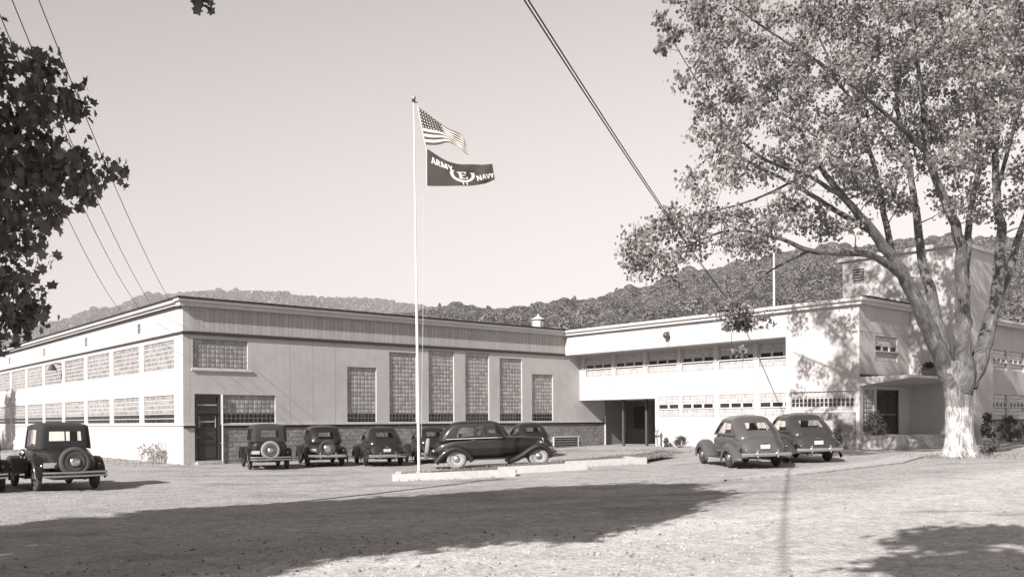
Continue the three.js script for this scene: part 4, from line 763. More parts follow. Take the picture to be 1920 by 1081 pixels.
const SPECS = {
  boxy: {
    wb: 2.63, R: 0.37, tw: 0.13, track: 0.7,
    body: [[-0.62, 0.55, 1.08, 0.56, 0.16], [-0.52, 0.5, 1.12, 0.64, 0.1], [0.5, 0.46, 1.13, 0.69, 0.08], [1.5, 0.46, 1.13, 0.66, 0.08], [1.82, 0.48, 1.13, 0.58, 0.12], [2.6, 0.52, 1.1, 0.36, 0.14], [2.68, 0.52, 1.08, 0.34, 0.14]],
    cabin: { xr: -0.58, xf: 1.66, hw: 0.66, corner: 0.16, belt: 1.09, rail: 1.66, dome: 0.13, insR: 0.07, insF: 0.12, insS: 0.05, bulge: 1.6, side: [[-0.3, 0.3, 0.1, 0.86], [0.42, 0.95, 0.1, 0.86], [1.02, 1.46, 0.1, 0.86]], rear: { z: 0.34, v0: 0.32, v1: 0.78 }, front: { z: 0.5, v0: 0.06, v1: 0.85 } },
    fr: [[3.08, 0.36], [3.03, 0.6], [2.8, 0.82], [2.5, 0.8], [2.2, 0.58], [1.9, 0.38], [1.8, 0.36]], re: [[0.62, 0.36], [0.48, 0.56], [0.22, 0.8], [-0.08, 0.83], [-0.34, 0.66], [-0.5, 0.36]],
    fz: [0.5, 0.86], frr: 0.05, skirt: 0.05, board: [0.6, 1.84], spare: true, bump: [-0.98, 3.3], grille: [2.68, 0.34, 0.52, 1.14], lampY: 0.92, lampZ: 0.46, lampX: 2.72, top: true,
  },
  coupe: {
    wb: 2.63, R: 0.385, tw: 0.13, track: 0.7,
    body: [[-0.8, 0.55, 0.7, 0.42, 0.1], [-0.74, 0.52, 0.86, 0.52, 0.16], [-0.45, 0.5, 1.04, 0.58, 0.2], [0.0, 0.47, 1.13, 0.64, 0.2], [0.5, 0.46, 1.14, 0.68, 0.1], [1.5, 0.46, 1.14, 0.66, 0.08], [1.82, 0.48, 1.13, 0.58, 0.12], [2.6, 0.52, 1.1, 0.36, 0.14], [2.68, 0.52, 1.08, 0.34, 0.14]],
    cabin: { xr: 0.02, xf: 1.66, hw: 0.66, corner: 0.16, belt: 1.08, rail: 1.66, dome: 0.12, insR: 0.08, insF: 0.12, insS: 0.05, bulge: 1.5, side: [[0.32, 0.72, 0.12, 0.86], [0.8, 1.46, 0.1, 0.86]], rear: { z: 0.4, v0: 0.36, v1: 0.78, split: true }, front: { z: 0.5, v0: 0.06, v1: 0.85 } },
    fr: [[3.08, 0.36], [3.03, 0.6], [2.8, 0.84], [2.5, 0.82], [2.2, 0.6], [1.9, 0.38], [1.8, 0.36]], re: [[0.64, 0.36], [0.5, 0.58], [0.24, 0.83], [-0.08, 0.87], [-0.36, 0.7], [-0.54, 0.36]],
    fz: [0.48, 0.87], frr: 0.07, skirt: 0.06, board: [0.6, 1.84], spare: true, bump: [-1.06, 3.3], grille: [2.68, 0.34, 0.52, 1.14], lampY: 0.92, lampZ: 0.46, lampX: 2.72, top: true,
  },
  mid: {
    wb: 2.9, R: 0.36, tw: 0.16, track: 0.71,
    body: [[-0.92, 0.42, 0.6, 0.34, 0.1], [-0.84, 0.38, 0.8, 0.5, 0.2], [-0.6, 0.36, 0.98, 0.62, 0.2], [-0.2, 0.34, 1.08, 0.68, 0.16], [0.4, 0.33, 1.1, 0.71, 0.12], [1.5, 0.33, 1.1, 0.7, 0.12], [1.8, 0.35, 1.1, 0.6, 0.16], [2.5, 0.4, 1.06, 0.4, 0.2], [3.0, 0.42, 1.0, 0.26, 0.2], [3.1, 0.42, 0.9, 0.18, 0.15]],
    cabin: { xr: -0.62, xf: 1.78, hw: 0.68, corner: 0.3, belt: 1.06, rail: 1.56, dome: 0.14, insR: 0.42, insF: 0.26, insS: 0.1, bulge: 2.0, drop: 0.08, side: [[-0.02, 0.62, 0.12, 0.84], [0.72, 1.1, 0.1, 0.86], [1.18, 1.58, 0.1, 0.86]], rear: { z: 0.32, v0: 0.3, v1: 0.74 }, front: { z: 0.48, v0: 0.08, v1: 0.86 } },
    fr: [[3.42, 0.32], [3.36, 0.55], [3.14, 0.78], [2.85, 0.82], [2.55, 0.68], [2.2, 0.46], [1.9, 0.34], [1.75, 0.32]], re: [[0.66, 0.32], [0.52, 0.55], [0.26, 0.76], [-0.06, 0.82], [-0.4, 0.7], [-0.68, 0.45], [-0.8, 0.3]],
    fz: [0.46, 0.88], frr: 0.12, skirt: 0.08, board: [0.62, 1.78], spare: true, bump: [-1.1, 3.62], grille: [3.08, 0.19, 0.42, 0.98], lampY: 0.82, lampZ: 0.5, lampX: 2.98,
  },
  round: {
    wb: 2.95, R: 0.35, tw: 0.17, track: 0.74,
    body: [[-1.12, 0.42, 0.56, 0.5, 0.06], [-1.08, 0.38, 0.74, 0.6, 0.2], [-0.92, 0.35, 0.94, 0.68, 0.25], [-0.55, 0.32, 1.08, 0.74, 0.25], [0.2, 0.31, 1.12, 0.78, 0.2], [1.5, 0.31, 1.12, 0.77, 0.2], [1.9, 0.33, 1.1, 0.66, 0.25], [2.7, 0.38, 1.04, 0.44, 0.3], [3.3, 0.42, 0.92, 0.26, 0.25], [3.4, 0.42, 0.8, 0.2, 0.2]],
    cabin: { xr: -0.8, xf: 1.86, hw: 0.73, corner: 0.3, belt: 1.05, drop: 0.16, rail: 1.48, dome: 0.19, insR: 0.7, insF: 0.45, insS: 0.16, bulge: 1.9, side: [[-0.12, 0.42, 0.14, 0.84], [0.5, 1.0, 0.1, 0.88], [1.06, 1.56, 0.1, 0.88]], rear: { z: 0.4, v0: 0.5, v1: 0.88, split: true }, front: { z: 0.52, v0: 0.08, v1: 0.86, split: true } },
    fr: [[3.6, 0.34], [3.55, 0.55], [3.3, 0.78], [2.95, 0.86], [2.6, 0.78], [2.25, 0.55], [1.95, 0.34]], re: [[0.7, 0.32], [0.58, 0.52], [0.32, 0.74], [-0.02, 0.82], [-0.4, 0.74], [-0.75, 0.56], [-0.98, 0.34]],
    fz: [0.5, 0.9], frr: 0.2, skirt: 0.07, board: [0.66, 1.98], spare: false, bump: [-1.3, 3.8], grille: [3.36, 0.2, 0.42, 0.88], lampY: 0.74, lampZ: 0.62, lampX: 3.34,
  },
};
const carGeo = {};
function makeCar(kind, label, px, d, heading, o = {}) {
  const s = SPECS[kind], sc = o.scale ?? 1, mid = s.wb / 2, x = (px - 960) / FOCAL * d, al = heading * Math.PI / 180, f = V(Math.sin(al), 0, -Math.cos(al));
  const g = thing(o.name ?? 'parked_car', label, 'car', [0, 0, 0], 0, 'old cars parked in front of the factory');
  // px, d give the middle of the car; stand it on the sloping ground
  const e = 0.4, fw = V(f.x, (groundY(x + f.x * e) - groundY(x - f.x * e)) / (2 * e), f.z).normalize(), rt = V(-f.z, 0, f.x); rt.y = (groundY(x + rt.x * e) - groundY(x - rt.x * e)) / (2 * e); rt.normalize(); const up = V(0, 0, 0).crossVectors(rt, fw).normalize();
  g.quaternion.setFromRotationMatrix(new THREE.Matrix4().makeBasis(fw, up, rt)); g.position.set(x, groundY(x) - 0.004, -d); g.scale.setScalar(sc);
  const c = carGeo[kind] ??= (() => {
    const [shell, glass] = cabinShell(s.cabin);
    return { body: loftBody(s.body), shell, glass, ff: [-1, 1].map(q => fender(s.fr, ...s.fz, s.frr, s.skirt, q)), rf: [-1, 1].map(q => fender(s.re, ...s.fz, s.frr, s.skirt, q)) };
  })();
  const paint = carPaint((o.paint ?? 0.02) * 0.55, o.coat ?? 0.6), put = (n, geo, mat, par = g) => { const m = mesh(n, geo, mat, par); if (par === g) m.position.x -= mid; return m; };
  const body = put('body', c.body, paint);
  put('cabin', c.shell, s.top ? (o.roofMat ?? paint) : paint); put('window', c.glass, M.carGlass);
  for (const q of [0, 1]) { put('front_fender', c.ff[q], o.fenderPaint ?? paint); put('rear_fender', c.rf[q], o.fenderPaint ?? paint); }
  for (const q of [-1, 1]) put('running_board', [box(s.board[0], s.board[1], 0.3, 0.335, Math.min(q * 0.58, q * (s.fz[1] - 0.03)), Math.max(q * 0.58, q * (s.fz[1] - 0.03)))], M.rubber);
  put('chassis', [box(-0.6, s.wb + 0.2, 0.3, 0.48, -0.4, 0.4), rod([0, s.R, -s.track], [0, s.R, s.track], 0.05, 8), rod([s.wb, s.R, -s.track], [s.wb, s.R, s.track], 0.04, 8), rod([-0.7, 0.32, 0.3], [1.5, 0.32, 0.3], 0.035, 6)], M.iron);
  put('seat', [box(0.1, 0.24, 0.6, 1.22, -0.5, 0.5), box(0.95, 1.06, 0.6, 1.2, -0.52, 0.52), box(-0.1, 1.1, 0.5, 0.75, -0.5, 0.5)], M.interior);
  const w = wheelGeo(s.R, s.tw);
  for (const [wx, q] of [[0, -1], [0, 1], [s.wb, -1], [s.wb, 1]]) {
    const t = put('wheel', w.tyre, o.tyre ?? M.rubber); t.position.set(wx - mid, s.R, q * s.track); if (q < 0) t.rotation.y = Math.PI;
    const rim = mesh('rim', w.rim, o.rim ?? M.rim, t); const hc = mesh('hubcap', w.cap, M.dullChrome, t);
  }
  const [rb, fb] = s.bump;
  const bumper = (bx, y, dir) => { const out = []; for (let i = 0; i <= 14; i++) { const z = lerp(-0.76, 0.76, i / 14); out.push(V(bx - dir * 0.12 * Math.pow(Math.abs(z) / 0.84, 3), y, z)); } return out; };
  const flat = (pts, h) => { const gq = tube(pts, 0.03, 8); gq.translate(0, -pts[0].y, 0).scale(1, h, 1).translate(0, pts[0].y, 0); return gq; };
  const rearBars = s.top ? [flat(bumper(rb, 0.5, -1), 0.9), flat(bumper(rb, 0.41, -1), 0.9)] : [flat(bumper(rb, 0.46, -1), 2.2)];
  const bm = put('rear_bumper', rearBars, o.bumper ?? M.chrome); mesh('bracket', [rod([rb + 0.05, 0.46, -0.45], [-0.5, 0.44, -0.4], 0.03, 6), rod([rb + 0.05, 0.46, 0.45], [-0.5, 0.44, 0.4], 0.03, 6)], M.iron, bm);
  if (!s.top) for (const q of [-0.31, 0.31]) mesh('overrider', [box(rb - 0.05, rb + 0.03, 0.36, 0.6, q - 0.025, q + 0.025)], M.chrome, bm);
  const fm = put('front_bumper', s.top ? [flat(bumper(fb, 0.5, 1), 0.9), flat(bumper(fb, 0.41, 1), 0.9)] : [flat(bumper(fb, 0.46, 1), 2)], o.bumper ?? M.chrome); mesh('bracket', [rod([fb - 0.05, 0.46, -0.4], [s.wb, 0.42, -0.35], 0.03, 6), rod([fb - 0.05, 0.46, 0.4], [s.wb, 0.42, 0.35], 0.03, 6)], M.iron, fm);
  const [gx, gw, g0, g1] = s.grille, gr = put('grille', [box(gx, gx + 0.05, g0, g1, -gw, gw)], M.iron);
  mesh('grille_shell', [rod([gx + 0.03, g0, -gw], [gx + 0.03, g1, -gw], 0.03, 8), rod([gx + 0.03, g0, gw], [gx + 0.03, g1, gw], 0.03, 8), rod([gx + 0.03, g1, -gw], [gx + 0.03, g1, gw], 0.03, 8)], M.chrome, gr);
  for (const q of [-1, 1]) {
    const l = put('headlight', [lathe([[0.001, -0.14], [0.07, -0.1], [0.11, 0], [0.115, 0.03]], 0, 0, 0, 16).rotateZ(-Math.PI / 2).translate(s.lampX, s.lampY, q * s.lampZ)], s.top ? M.chrome : paint);
    mesh('lens', [lathe([[0.115, 0.03], [0.08, 0.05], [0.001, 0.06]], 0, 0, 0, 16).rotateZ(-Math.PI / 2).translate(s.lampX, s.lampY, q * s.lampZ)], M.headLight, l);
    const tx = s.re.at(-1)[0] - 0.02 + (s.spare ? 0.02 : 0.05), tl = put('tail_light', [lathe([[0.001, 0], [0.045, 0.01], [0.05, 0.06], [0.02, 0.12]], 0, 0, 0, 12).rotateZ(-Math.PI / 2).translate(tx - 0.04, s.spare ? 0.66 : 0.66, q * (s.spare ? 0.68 : 0.74))], M.chrome);
    mesh('lens', [new THREE.SphereGeometry(0.04, 10, 8).translate(tx - 0.05, 0.66, q * (s.spare ? 0.68 : 0.74))], M.tailLight, tl);
    put('door_handle', [rod([0.55, 1.0, q * (s.cabin.hw + 0.065)], [0.7, 1.0, q * (s.cabin.hw + 0.065)], 0.014, 6), rod([0.57, 1.0, q * (s.cabin.hw + 0.0)], [0.57, 1.0, q * (s.cabin.hw + 0.065)], 0.01, 6)], M.chrome);
    put('belt_moulding', [tube([V(s.cabin.xr + 0.28, s.cabin.belt - 0.005, q * (s.cabin.hw + 0.012)), V(0.6, s.cabin.belt - 0.0, q * (s.cabin.hw + 0.028)), V(s.cabin.xf - 0.15, s.cabin.belt, q * (s.cabin.hw - 0.02))], 0.016, 6)], o.moulding ?? paint);
  }
  if (s.spare) {
    const rx = s.body[0][0], t = put('spare_wheel', w.tyre, o.spareTyre ?? o.tyre ?? M.rubber); t.rotation.y = -Math.PI / 2; t.rotation.order = 'YXZ'; t.rotation.x = -0.1; t.position.set(rx - mid - 0.1, 0.76, 0);
    mesh('rim', w.rim, M.rim, t); mesh('hubcap', o.spareCap ? lathe([[0.001, 0.12], [0.1, 0.11], [s.R * 0.5, 0.06], [s.R * 0.56, 0.0]], 0, 0, 0, 20).rotateX(Math.PI / 2) : w.cap, M.chrome, t);
    mesh('carrier', [rod([0, 0, -0.3], [0, 0, 0.02], 0.04, 6)], M.iron, t);
  } else {
    const tr = put('boot_handle', [rod([-1.1, 0.82, -0.06], [-1.1, 0.82, 0.06], 0.02, 6), rod([-1.1, 0.82, 0], [-1.0, 0.86, 0], 0.015, 6)], M.chrome);
  }
  const pz = s.spare ? -0.55 : 0, ppx = s.spare ? rb + 0.3 : -1.14; put('number_plate', [box(ppx - 0.012, ppx, s.spare ? 0.62 : 0.62, s.spare ? 0.75 : 0.75, pz - 0.15, pz + 0.15)], M.plate);
  if (s.spare) put('plate_bracket', [rod([ppx, 0.66, pz], [-0.5, 0.6, pz + 0.05], 0.015, 6)], M.iron);
  return g;
}
makeCar('coupe', 'dark coupe with rear spare wheel at the left, nearest car to the camera', 99, 25.9, -40, { paint: 0.022, tyre: std(0.06, 0.9), roofMat: M.canvasTop, bumper: M.dullChrome, scale: 1.06 });
makeCar('boxy', 'dark car cut off by the left edge of the photograph', -64, 25.0, -35, { paint: 0.022, scale: 1.04 });
makeCar('boxy', 'tall boxy dark sedan with pale spare tyre, parked nearest the factory door', 495, 36.2, -22, { paint: 0.018, spareTyre: std(0.2, 0.9), roofMat: M.canvasTop, bumper: M.dullChrome });
makeCar('mid', 'dark sedan with chrome covered spare wheel, second from the factory door', 600, 38.6, -19, { paint: 0.02, spareCap: true });
makeCar('round', 'dark rounded sedan with chrome bumper, third from the factory door', 708, 38.4, -17, { paint: 0.022, scale: 0.98 });
makeCar('round', 'dark sedan mostly hidden between the flagpole and the side-on car', 800, 40.2, -16, { paint: 0.02, scale: 0.95 });
makeCar('mid', 'dark two-tone sedan parked side-on behind the kerbs, pale tyres', 932, 34.0, 87, { paint: 0.02, tyre: std(0.22, 0.92), rim: std(0.3, 0.7), moulding: std(0.45, 0.4), scale: 1.06 });
makeCar('round', 'dark car behind the bonnet of the side-on sedan', 985, 43.2, -12, { paint: 0.02, scale: 0.98 });
makeCar('round', 'dark car half hidden behind the side-on sedan windscreen', 915, 44.5, -14, { paint: 0.02, scale: 0.95 });
makeCar('round', 'grey sheened rounded sedan on the right, left one of the pair', 1384, 29.6, -4, { paint: 0.13, scale: 1.0, coat: 0.9 });
makeCar('round', 'dark rounded sedan on the right, nearer the entrance, right one of the pair', 1482, 31.8, -3, { paint: 0.06, scale: 1.0 });

// ---------------------------------------------------------------- trees and shrubs
const leafGeo = (() => { // lobed leaf, slightly folded
  const out = [[0, -0.5], [0.2, -0.3], [0.5, -0.22], [0.34, 0.02], [0.48, 0.3], [0.2, 0.26], [0, 0.55], [-0.2, 0.26], [-0.48, 0.3], [-0.34, 0.02], [-0.5, -0.22], [-0.2, -0.3]], pos = [];
  for (let i = 0; i < out.length; i++) { const a = out[i], b = out[(i + 1) % out.length]; pos.push(0, 0, 0.0, a[0], a[1], Math.abs(a[0]) * 0.25, b[0], b[1], Math.abs(b[0]) * 0.25); }
  const g = new THREE.BufferGeometry(); g.setAttribute('position', new THREE.Float32BufferAttribute(pos, 3)); g.computeVertexNormals(); return g;
})();
const leafGeoSmall = (() => { const pos = [0, -0.5, 0, 0.45, -0.1, 0.12, 0, 0.02, 0, 0, 0.02, 0, 0.45, -0.1, 0.12, 0.1, 0.5, 0.05, 0, 0.02, 0, 0.1, 0.5, 0.05, -0.4, 0.15, 0.12, 0, -0.5, 0, 0, 0.02, 0, -0.4, 0.15, 0.12]; const g = new THREE.BufferGeometry(); g.setAttribute('position', new THREE.Float32BufferAttribute(pos, 3)); g.computeVertexNormals(); return g; })();
function inPoly(poly, a, b) { let c = false; for (let i = 0, j = poly.length - 1; i < poly.length; j = i++) { const [xi, yi] = poly[i], [xj, yj] = poly[j]; if ((yi > b) !== (yj > b) && a < (xj - xi) * (b - yi) / (yj - yi) + xi) c = !c; } return c; }
function polyPoint(poly) { const xs = poly.map(p => p[0]), ys = poly.map(p => p[1]), x0 = Math.min(...xs), x1 = Math.max(...xs), y0 = Math.min(...ys), y1 = Math.max(...ys); for (let k = 0; k < 400; k++) { const a = rr(x0, x1), b = rr(y0, y1); if (inPoly(poly, a, b)) return [a, b]; } return poly[0]; }
// grow twigs from a skeleton to clump centres; returns twig geometries
function growTwigs(nodes, clumps, base, rMin, sides = 5) {
  const geos = [];
  const order = clumps.map((c, i) => [c.distanceTo(base), i]).sort((a, b) => a[0] - b[0]);
  for (const [, i] of order) {
    const c = clumps[i]; let best = null, bd = 1e9;
    for (const n of nodes) { const dd = n.p.distanceTo(c) + 0.35 * Math.max(0, n.p.y - c.y + 0.3) - 0.6 * n.r; if (dd < bd) { bd = dd; best = n; } }
    const L = best.p.distanceTo(c); if (L < 0.12) continue;
    const r0 = Math.min(best.r * 0.75, 0.012 + 0.016 * L), pts = [], rs = [], k = Math.max(2, Math.min(6, Math.ceil(L / 0.6)));
    const off = V(gauss(), gauss() * 0.5 + 0.35, gauss()).multiplyScalar(0.10 * L);
    for (let j = 0; j <= k; j++) { const t = j / k, p = best.p.clone().lerp(c, t).addScaledVector(off, 4 * t * (1 - t)); if (j && j < k) p.add(V(gauss(), gauss(), gauss()).multiplyScalar(0.05 * L / k)); pts.push(p); rs.push(Math.max(rMin, lerp(r0, rMin, t))); }
    geos.push(tube(pts, rs, sides, false)); for (let j = 1; j <= k; j++) nodes.push({ p: pts[j], r: rs[j] });
  }
  return geos;
}
function leafMass(name, parent, clumps, per, spread, size, shades, geo, mat, flat = 0.8) {
  const m = new THREE.InstancedMesh(geo, mat, clumps.length * per), o = new THREE.Object3D(); let i = 0;
  for (const c of clumps) { const cs = rr(0.72, 1.25), sp = spread * (c.spread ?? 1); for (let k = 0; k < per; k++) { o.position.set(c.x + gauss() * sp, c.y + gauss() * sp * flat, c.z + gauss() * sp); o.rotation.set(rr(-1.3, 1.3), rr(0, TAU), rr(-1.3, 1.3)); o.scale.setScalar(rr(...size)); o.updateMatrix(); m.setMatrixAt(i, o.matrix); m.setColorAt(i, grey(rr(...shades) * cs)); i++; } }
  m.name = name; shade(m); m.userData.kind = 'stuff'; parent.add(m); return m;
}
const leafMat = (v, tr = 0.35) => new THREE.MeshPhysicalMaterial({ color: grey(v), roughness: 0.75, transmission: tr, thickness: 0, side: THREE.DoubleSide });

// ---- the big maple on the right
{
  reseed(1234);
  const BX0 = 15.4, BD = 30.6, by = groundY(BX0), tree = thing('maple_tree', 'large spreading tree with whitewashed trunk in front of the entrance', 'tree', [BX0, by, -BD]);
  const rel = (px, py, d = BD) => at(px, py, d).sub(V(BX0, by, -BD));
  // trunk: high-resolution bark surface with root flare, painted white below a ragged line
  const rows = [], cols = [], nS = 56, nH = 70, H = 3.3;
  const pos = [], col = [], idx = [], uv = [];
  for (let j = 0; j <= nH; j++) for (let i = 0; i <= nS; i++) {
    const t = j / nH, y = -0.15 + t * (H + 0.15), a = i / nS * TAU, flare = 0.30 * Math.exp(-Math.max(0, y) / 0.32), root = 1 + 0.55 * flare * Math.cos(a * 5 + 1), top = 0.20 * smooth(1.7, 3.3, y);
    let r = (0.43 + flare * root * 0.9 + 0.03 * Math.cos(a * 2 + 0.4)); r += 0.022 * Math.pow(Math.abs(perlin.noise(Math.cos(a) * 5, Math.sin(a) * 5, y * 0.9)), 0.8) + 0.016 * perlin.noise(Math.cos(a) * 14, Math.sin(a) * 14, y * 2.2) - 0.02;
    const sx = 1 + top * 1.9, sz = 1 + top * 0.8;
    pos.push(Math.cos(a) * r * sx - 0.02 * y, y, Math.sin(a) * r * sz); uv.push(i / nS * 2, y);
    const line = 1.72 + 0.16 * perlin.noise(Math.cos(a) * 3, Math.sin(a) * 3, 2) + 0.1 * perlin.noise(Math.cos(a) * 12, Math.sin(a) * 12, 6), wear = perlin.noise(Math.cos(a) * 7, Math.sin(a) * 7, y * 1.6 + 9) + 0.7 * perlin.noise(Math.cos(a) * 20, Math.sin(a) * 20, y * 2.5);
    const painted = y < line && wear < 0.62 - 0.5 * smooth(0.35, 0.0, y) && y > 0.02; const v = painted ? 0.74 + 0.12 * wear : 0.32; col.push(v * 1.03, v, v * 0.97);
  }
  for (let j = 0; j < nH; j++) for (let i = 0; i < nS; i++) { const a = j * (nS + 1) + i, b = a + 1, c = a + nS + 1, d = c + 1; idx.push(a, c, b, b, c, d); }
  const g = new THREE.BufferGeometry(); g.setAttribute('position', new THREE.Float32BufferAttribute(pos, 3)); g.setAttribute('color', new THREE.Float32BufferAttribute(col, 3)); g.setAttribute('uv', new THREE.Float32BufferAttribute(uv, 2)); g.setIndex(idx); g.computeVertexNormals();
  mesh('trunk', g, new THREE.MeshStandardMaterial({ vertexColors: true, roughness: 0.95, map: barkTex, bumpMap: barkBump, bumpScale: 0.008 }), tree);
  // main limbs traced at their own distances: [px, py, depth offset, radius]
  const limbs = [
    [[1795, 745, 0, .40], [1778, 695, 0, .34], [1752, 640, -.3, .27], [1720, 560, -.8, .23], [1680, 490, -1.2, .19], [1640, 435, -1.6, .15], [1590, 375, -2, .11], [1540, 310, -2.2, .085], [1500, 240, -2.2, .06], [1450, 170, -2.4, .035]],
    [[1790, 720, .1, .3], [1768, 640, .3, .22], [1750, 560, .6, .18], [1732, 480, .9, .15], [1722, 400, 1.2, .13], [1710, 320, 1.5, .10], [1690, 220, 1.8, .075], [1680, 120, 2, .05], [1665, 0, 2, .03]],
    [[1805, 730, -.1, .36], [1806, 660, -.2, .29], [1806, 590, -.3, .24], [1806, 520, -.5, .21], [1800, 440, -.8, .17], [1772, 370, -1.1, .14], [1745, 290, -1.4, .11], [1735, 200, -1.6, .08], [1722, 90, -1.7, .055], [1715, -30, -1.8, .03]],
    [[1815, 725, 0, .33], [1842, 660, .1, .27], [1862, 590, .2, .22], [1876, 510, .3, .19], [1880, 440, .5, .16], [1872, 360, .7, .13], [1868, 250, .9, .1], [1855, 120, 1.1, .07], [1850, 0, 1.3, .04]],
    [[1862, 590, .2, .17], [1890, 520, .8, .14], [1915, 440, 1.4, .12], [1950, 330, 2, .09], [1990, 200, 2.6, .06], [2020, 60, 3, .035]],
    [[1806, 560, -.3, .16], [1816, 480, .4, .13], [1822, 400, 1.0, .11], [1840, 300, 1.6, .08], [1835, 200, 2, .06], [1830, 60, 2.4, .035]],
    [[1700, 525, -1.0, .13], [1640, 480, -2.0, .11], [1590, 474, -2.6, .095], [1520, 470, -3.2, .08], [1480, 452, -3.4, .065], [1430, 438, -3.5, .05], [1370, 432, -3.6, .04], [1310, 452, -3.6, .028], [1262, 476, -3.6, .016]],
    [[1520, 470, -3.2, .05], [1480, 490, -2.9, .035], [1440, 512, -2.7, .025], [1400, 560, -2.6, .016], [1376, 612, -2.5, .010], [1372, 650, -2.5, .008]],
    [[1640, 435, -1.6, .11], [1570, 395, -.6, .09], [1500, 350, .4, .07], [1420, 310, 1.2, .05], [1350, 270, 1.8, .03], [1300, 240, 2.2, .02]],
    [[1680, 490, -1.2, .12], [1660, 400, .2, .1], [1640, 300, 1.0, .08], [1600, 200, 1.8, .06], [1550, 90, 2.6, .04], [1500, -20, 3, .025]],
    [[1590, 375, -2, .08], [1520, 330, -3, .06], [1440, 300, -3.8, .045], [1370, 240, -4.4, .03], [1310, 150, -4.8, .02], [1245, 40, -5, .010]],
    [[1710, 320, 1.5, .07], [1640, 230, 2.8, .055], [1560, 140, 3.6, .04], [1480, 60, 4.2, .025]],
    [[1745, 290, -1.4, .08], [1650, 200, -3, .06], [1560, 130, -4, .045], [1450, 60, -4.6, .03], [1380, 10, -5, .02]],
    [[1872, 360, .7, .08], [1900, 260, -1, .065], [1930, 150, -2.4, .05], [1960, 20, -3.2, .03]],
    [[1540, 310, -2.2, .05], [1470, 350, -2.8, .04], [1400, 380, -3.2, .03], [1320, 400, -3.4, .02], [1230, 430, -3.5, .012], [1165, 450, -3.5, .008]],
  ];
  const nodes = [], base = V(0, 3, 0);
  for (const L of limbs) {
    const c = new THREE.CatmullRomCurve3(L.map(([x, y, dd]) => rel(x, y, BD + dd))), n = (L.length - 1) * 4, pts = [], rs = [];
    for (let i = 0; i <= n; i++) { const t = i / n, k = Math.min(L.length - 2, Math.floor(t * (L.length - 1))), f = t * (L.length - 1) - k; const p = c.getPoint(t), r = lerp(L[k][3], L[k + 1][3], f); if (i) p.add(V(gauss(), gauss(), gauss()).multiplyScalar(0.22 * r)); pts.push(p); rs.push(r * (1 + 0.06 * perlin.noise(i * 1.3, L[0][0], 3))); nodes.push({ p, r }); }
    mesh('limb', [tube(pts, rs, L[0][3] > 0.2 ? 20 : 10, false)], M.bark, tree);
  }
  // crown: clumps through the crown's volume
  const clumps = [], addC = (poly, n, dm, ds, spread = 1) => { for (let i = 0; i < n; i++) { const [a, b] = polyPoint(poly), p = rel(a, b, BD + dm + rr(-ds, ds)); p.spread = spread; clumps.push(p); } };
  addC([[1335, -260], [1290, -60], [1245, 5], [1265, 60], [1238, 88], [1285, 120], [1280, 170], [1300, 220], [1290, 260], [1315, 300], [1275, 340], [1300, 400], [1400, 420], [1480, 390], [1560, 400], [1640, 380], [1720, 300], [1800, 320], [1930, 300], [2150, 280], [2330, 60], [2250, -260]], 520, 0, 5.4);
  addC([[1310, 0], [1290, 200], [1320, 300], [1500, 340], [1600, 330], [1700, 270], [1900, 280], [1960, 0]], 190, -0.5, 4.6);
  addC([[1600, -30], [1560, 300], [1760, 260], [1960, 330], [2000, -30]], 90, 2, 3.0);
  addC([[1152, 440], [1205, 425], [1260, 395], [1330, 400], [1450, 420], [1440, 470], [1360, 470], [1340, 500], [1290, 480], [1240, 515], [1180, 505]], 44, -3.4, 1.1, 1.15);
  addC([[1340, 570], [1400, 560], [1465, 575], [1455, 610], [1400, 600], [1390, 660], [1345, 655]], 7, -2.6, 0.6, 0.8);
  addC([[1345, 600], [1405, 600], [1412, 640], [1385, 672], [1350, 660]], 6, -2.55, 0.25, 0.55);
  addC([[1640, 370], [1760, 300], [1930, 300], [2100, 300], [2000, 470], [1880, 420], [1760, 400], [1690, 430]], 46, 1.0, 3.5);
  addC([[1440, 400], [1560, 400], [1640, 420], [1560, 450], [1500, 440]], 10, -1.5, 1.5);
  for (const [a, b] of [[1243, 32], [1256, 52], [1264, 75], [1246, 92], [1275, 60]]) { const p = rel(a, b, BD - 4.8); p.spread = 0.55; clumps.push(p); }
  const twigs = growTwigs(nodes, clumps, base, 0.006, 5);
  const cr = mesh('twigs', twigs, M.bark, tree); cr.userData.kind = 'stuff';
  leafMass('crown', tree, clumps, 74, 0.36, [0.09, 0.175], [0.6, 1.45], leafGeoSmall, leafMat(0.2, 0.4), 0.75);
}
